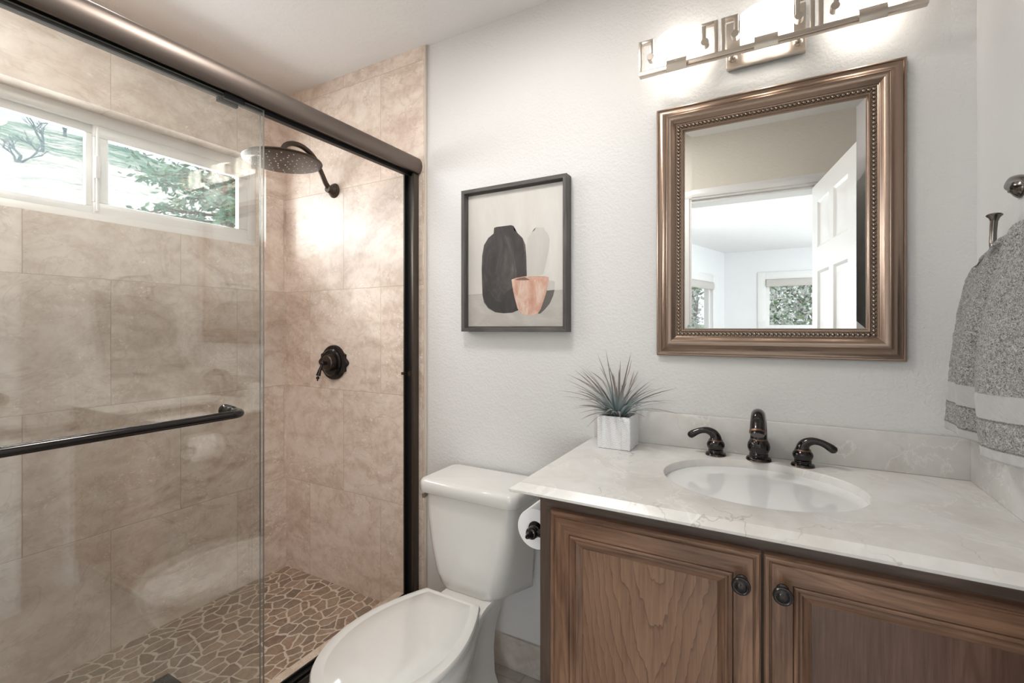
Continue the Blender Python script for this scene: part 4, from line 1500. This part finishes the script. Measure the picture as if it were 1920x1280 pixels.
# ------------------------------------------------------------------ outdoors
g = G('grass_hillside')
p = g.pos()
hx, hy, hz = g.xyz(p)
q = g.comb(g.math('MULTIPLY', hx, .9), g.math('MULTIPLY', g.math('ADD', hy, g.math('MULTIPLY', hz, .5)), .28), g.math('MULTIPLY', hz, 1.6))
n1, _ = g.noise(q, .6, 8, .70, 1.0)
n2, _ = g.noise(g.vmath('MULTIPLY', q, (1, 2.2, 1)), 3.4, 9, .82, .8)
up = g.math('MULTIPLY', g.step(hz, 5.0, 12.0), .10)
f = g.math('SUBTRACT', g.math('ADD', g.math('MULTIPLY', n1, .45), g.math('MULTIPLY', n2, .55)), up)
col = g.ramp(f, [(.32, (.04, .13, .13)), (.385, (.14, .31, .22)), (.425, (.42, .48, .43)), (.46, (.74, .68, .65)), (.60, (.88, .82, .79))])
g.bsdf(col, .95)
def hill(X, Y):
    dist = max(0, -X - 5.5)
    Z = -.3 + .425 * dist + .9 * mnoise.noise(Vector((X * .12, Y * .12, 0))) * min(1, dist / 6) + .25 * mnoise.noise(Vector((X * .5, Y * .5, 5)))
    return min(Z, 12.3 + .5 * mnoise.noise(Vector((Y * .1, 1, 1))))


mb = MB()
NXg, NYg = 60, 60
grid = []
for i in range(NXg + 1):
    row = []
    for j in range(NYg + 1):
        X = -4.2 - 52 * (i / NXg) ** 1.3
        Y = -35 + 75 * j / NYg
        Z = hill(X, Y)
        row.append(mb.v((X, Y, Z)))
    grid.append(row)
for i in range(NXg):
    for j in range(NYg):
        mb.face([grid[i][j], grid[i][j + 1], grid[i + 1][j + 1], grid[i + 1][j]])
o = obj('ground_hillside', mb, g.m, angle=60)
o['kind'] = 'structure'
mb = MB().box(-12, 14, -22, BY0 - .31, -.5, -.3)
o = struct('ground_garden', mb, m_flat('garden_grass', (.16, .28, .10), .95))

g = G('cypress_leaf')
oi, _ = g.noise(g.pos(), 2.2, 4, .6)
g.bsdf(g.ramp(oi, [(.3, (.05, .16, .13)), (.5, (.15, .31, .22)), (.7, (.34, .46, .28))]), .7)
M['leafd'] = g.m
g = G('blossom_leaf')
oi, _ = g.noise(g.pos(), 6, 3, .6)
g.bsdf(g.ramp(oi, [(.35, (.04, .10, .05)), (.65, (.20, .34, .12))]), .6)
M['leafb'] = g.m
M['petal'] = m_flat('white_petal', (.86, .86, .84), .6)


def limb(mb, p, d, L, r, depth, rnd, spread=.7, up=.1):
    pts = [Vector(p)]
    dd = Vector(d).normalized()
    for k in range(4):
        dd = (dd + Vector((rnd.uniform(-1, 1), rnd.uniform(-1, 1), rnd.uniform(-.6, 1) * .6 + up)) * .22).normalized()
        pts.append(pts[-1] + dd * L / 4)
    mb.tube(pts, [r, r * .9, r * .8, r * .68, r * .55], 6)
    tips = [(pts[-1], dd, depth)]
    if depth > 0:
        for k in range(3):
            a = pts[rnd.choice((2, 3, 4))]
            nd = (dd + Vector((rnd.uniform(-1, 1), rnd.uniform(-1, 1), rnd.uniform(-.4, .7))) * spread).normalized()
            tips += limb(mb, a, nd, L * rnd.uniform(.55, .8), r * .52, depth - 1, rnd, spread, up)
    return tips


def leaf(mb, p, rnd, size, mi=0, asp=.4, droop=None):
    a = Vector((rnd.uniform(-1, 1), rnd.uniform(-1, 1), rnd.uniform(-.6, .6))).normalized()
    if droop is not None:
        a = (a + droop).normalized()
    b = a.cross(Vector((rnd.uniform(-1, 1), rnd.uniform(-1, 1), rnd.uniform(-1, 1)))).normalized()
    n_ = a.cross(b)
    v = [p, p + a * size * .45 + b * size * asp * .5 + n_ * size * .05, p + a * size, p + a * size * .45 - b * size * asp * .5 + n_ * size * .05]
    mb.face([mb.v(q_) for q_ in v], mi)


# leafy evergreen close to the shower window
rnd = random.Random(3)
tc = Vector((-8.6, 3.35, 0))
root = thing('evergreen_tree', 'leafy green tree just outside the right window pane', 'tree', tc)
mb = MB()
mb.tube([tc + Vector((0, 0, -.2)), tc + Vector((.05, .05, 2)), tc + Vector((0, -.05, 4.2)), tc + Vector((.02, 0, 6.2))], [.16, .13, .09, .04], 10)
lf = MB()
for k in range(46):
    z_ = 1.2 + 4.9 * k / 45
    Rm = 2.15 * (1 - (z_ - 1.2) / 6.3) ** .6
    for a_ in range(4):
        az = rnd.uniform(0, 2 * PI)
        L = Rm * rnd.uniform(.70, 1.08)
        s0 = tc + Vector((0, 0, z_))
        e = s0 + Vector((math.cos(az) * L, math.sin(az) * L, rnd.uniform(-.25, .25) * L))
        mid = (s0 + e) / 2 + Vector((0, 0, .10 * L))
        mb.tube([s0, mid, e], [.022, .014, .006], 5)
        for q in range(62):
            t = rnd.uniform(.18, 1.04)
            pp = s0.lerp(mid, t * 2) if t < .5 else mid.lerp(e, t * 2 - 1)
            pp = pp + Vector((rnd.gauss(0, .11), rnd.gauss(0, .11), rnd.gauss(0, .075)))
            leaf(lf, pp, rnd, rnd.uniform(.08, .18), 0, .45, Vector((math.cos(az), math.sin(az), -.1)) * .6)
obj('trunk', mb, 'brown_bark', root, angle=60)
obj('foliage', lf, 'leafd', root, angle=0, recalc=False)

# bare oaks on the slope
for k, (bx_, by_, sc, lab) in enumerate(((-22.5, 4.1, .34, 'bare grey oak on the hillside, nearest the left edge of the picture'),
                                         (-27.0, 6.05, .40, 'bare forked oak on the hillside in the middle of the left pane'),
                                         (-34.0, 9.0, .42, 'bare oak near the skyline at the right end of the left pane'),
                                         (-36.0, 12.5, .32, 'small bare oak on the skyline of the right pane'))):
    rnd = random.Random(20 + k)
    bz_ = hill(bx_, by_) - .1
    root = thing('oak_tree', lab, 'tree', (bx_, by_, bz_), 'bare oaks on the hillside')
    mb = MB()
    limb(mb, (bx_, by_, bz_ - .4), (.1, .2, 1), 2.3 * sc, .24 * sc, 4, rnd, 1.0, .05)
    obj('branches', mb, 'bark', root, angle=60)

# blossom tree outside the bedroom windows
rnd = random.Random(8)


def blossom_tree(cx_, cy_, rx, ry, n, lab, zc=1.55, rz=1.25):
    root = thing('flowering_tree', lab, 'tree', (cx_, cy_, -.3), 'white blossom trees outside the bedroom')
    mb = MB()
    tips = limb(mb, (cx_, cy_, -.3), (0, 0, 1), 1.2, .05, 3, rnd, .9, .1)
    obj('branches', mb, 'brown_bark', root, angle=60)
    lf = MB()
    fl = MB()
    for i in range(n):
        p = Vector((cx_ + rx * rnd.uniform(-1, 1), cy_ + ry * rnd.uniform(-1, 1), zc + rz * rnd.uniform(-1, 1)))
        if i % 2:
            leaf(lf, p, rnd, rnd.uniform(.06, .11), 0, .5)
        else:
            for c in range(3):
                q = p + Vector((rnd.gauss(0, .035), rnd.gauss(0, .035), rnd.gauss(0, .035)))
                nrm = Vector((rnd.uniform(-1, 1), rnd.uniform(-.2, 1), rnd.uniform(-.5, 1))).normalized()
                a = nrm.orthogonal().normalized()
                b = nrm.cross(a)
                r_ = rnd.uniform(.022, .038)
                ctr = fl.v(q)
                rim_ = []
                for s_ in range(10):
                    rr_ = r_ * (1.0 if s_ % 2 == 0 else .62)
                    an = 2 * PI * s_ / 10
                    rim_.append(fl.v(q + (a * math.cos(an) + b * math.sin(an)) * rr_ + nrm * .25 * rr_))
                for s_ in range(10):
                    fl.face([ctr, rim_[s_], rim_[(s_ + 1) % 10]])
    obj('foliage', lf, 'leafb', root, angle=0, recalc=False)
    obj('blossoms', fl, 'petal', root, angle=0, recalc=False)


blossom_tree(.80, BY0 - 1.5, 1.55, .75, 13000, 'white blossom tree outside the wider bedroom window')
blossom_tree(-1.75, BY0 - .95, .58, .62, 5000, 'white blossom tree outside the slanted bedroom wall', 1.25, .95)
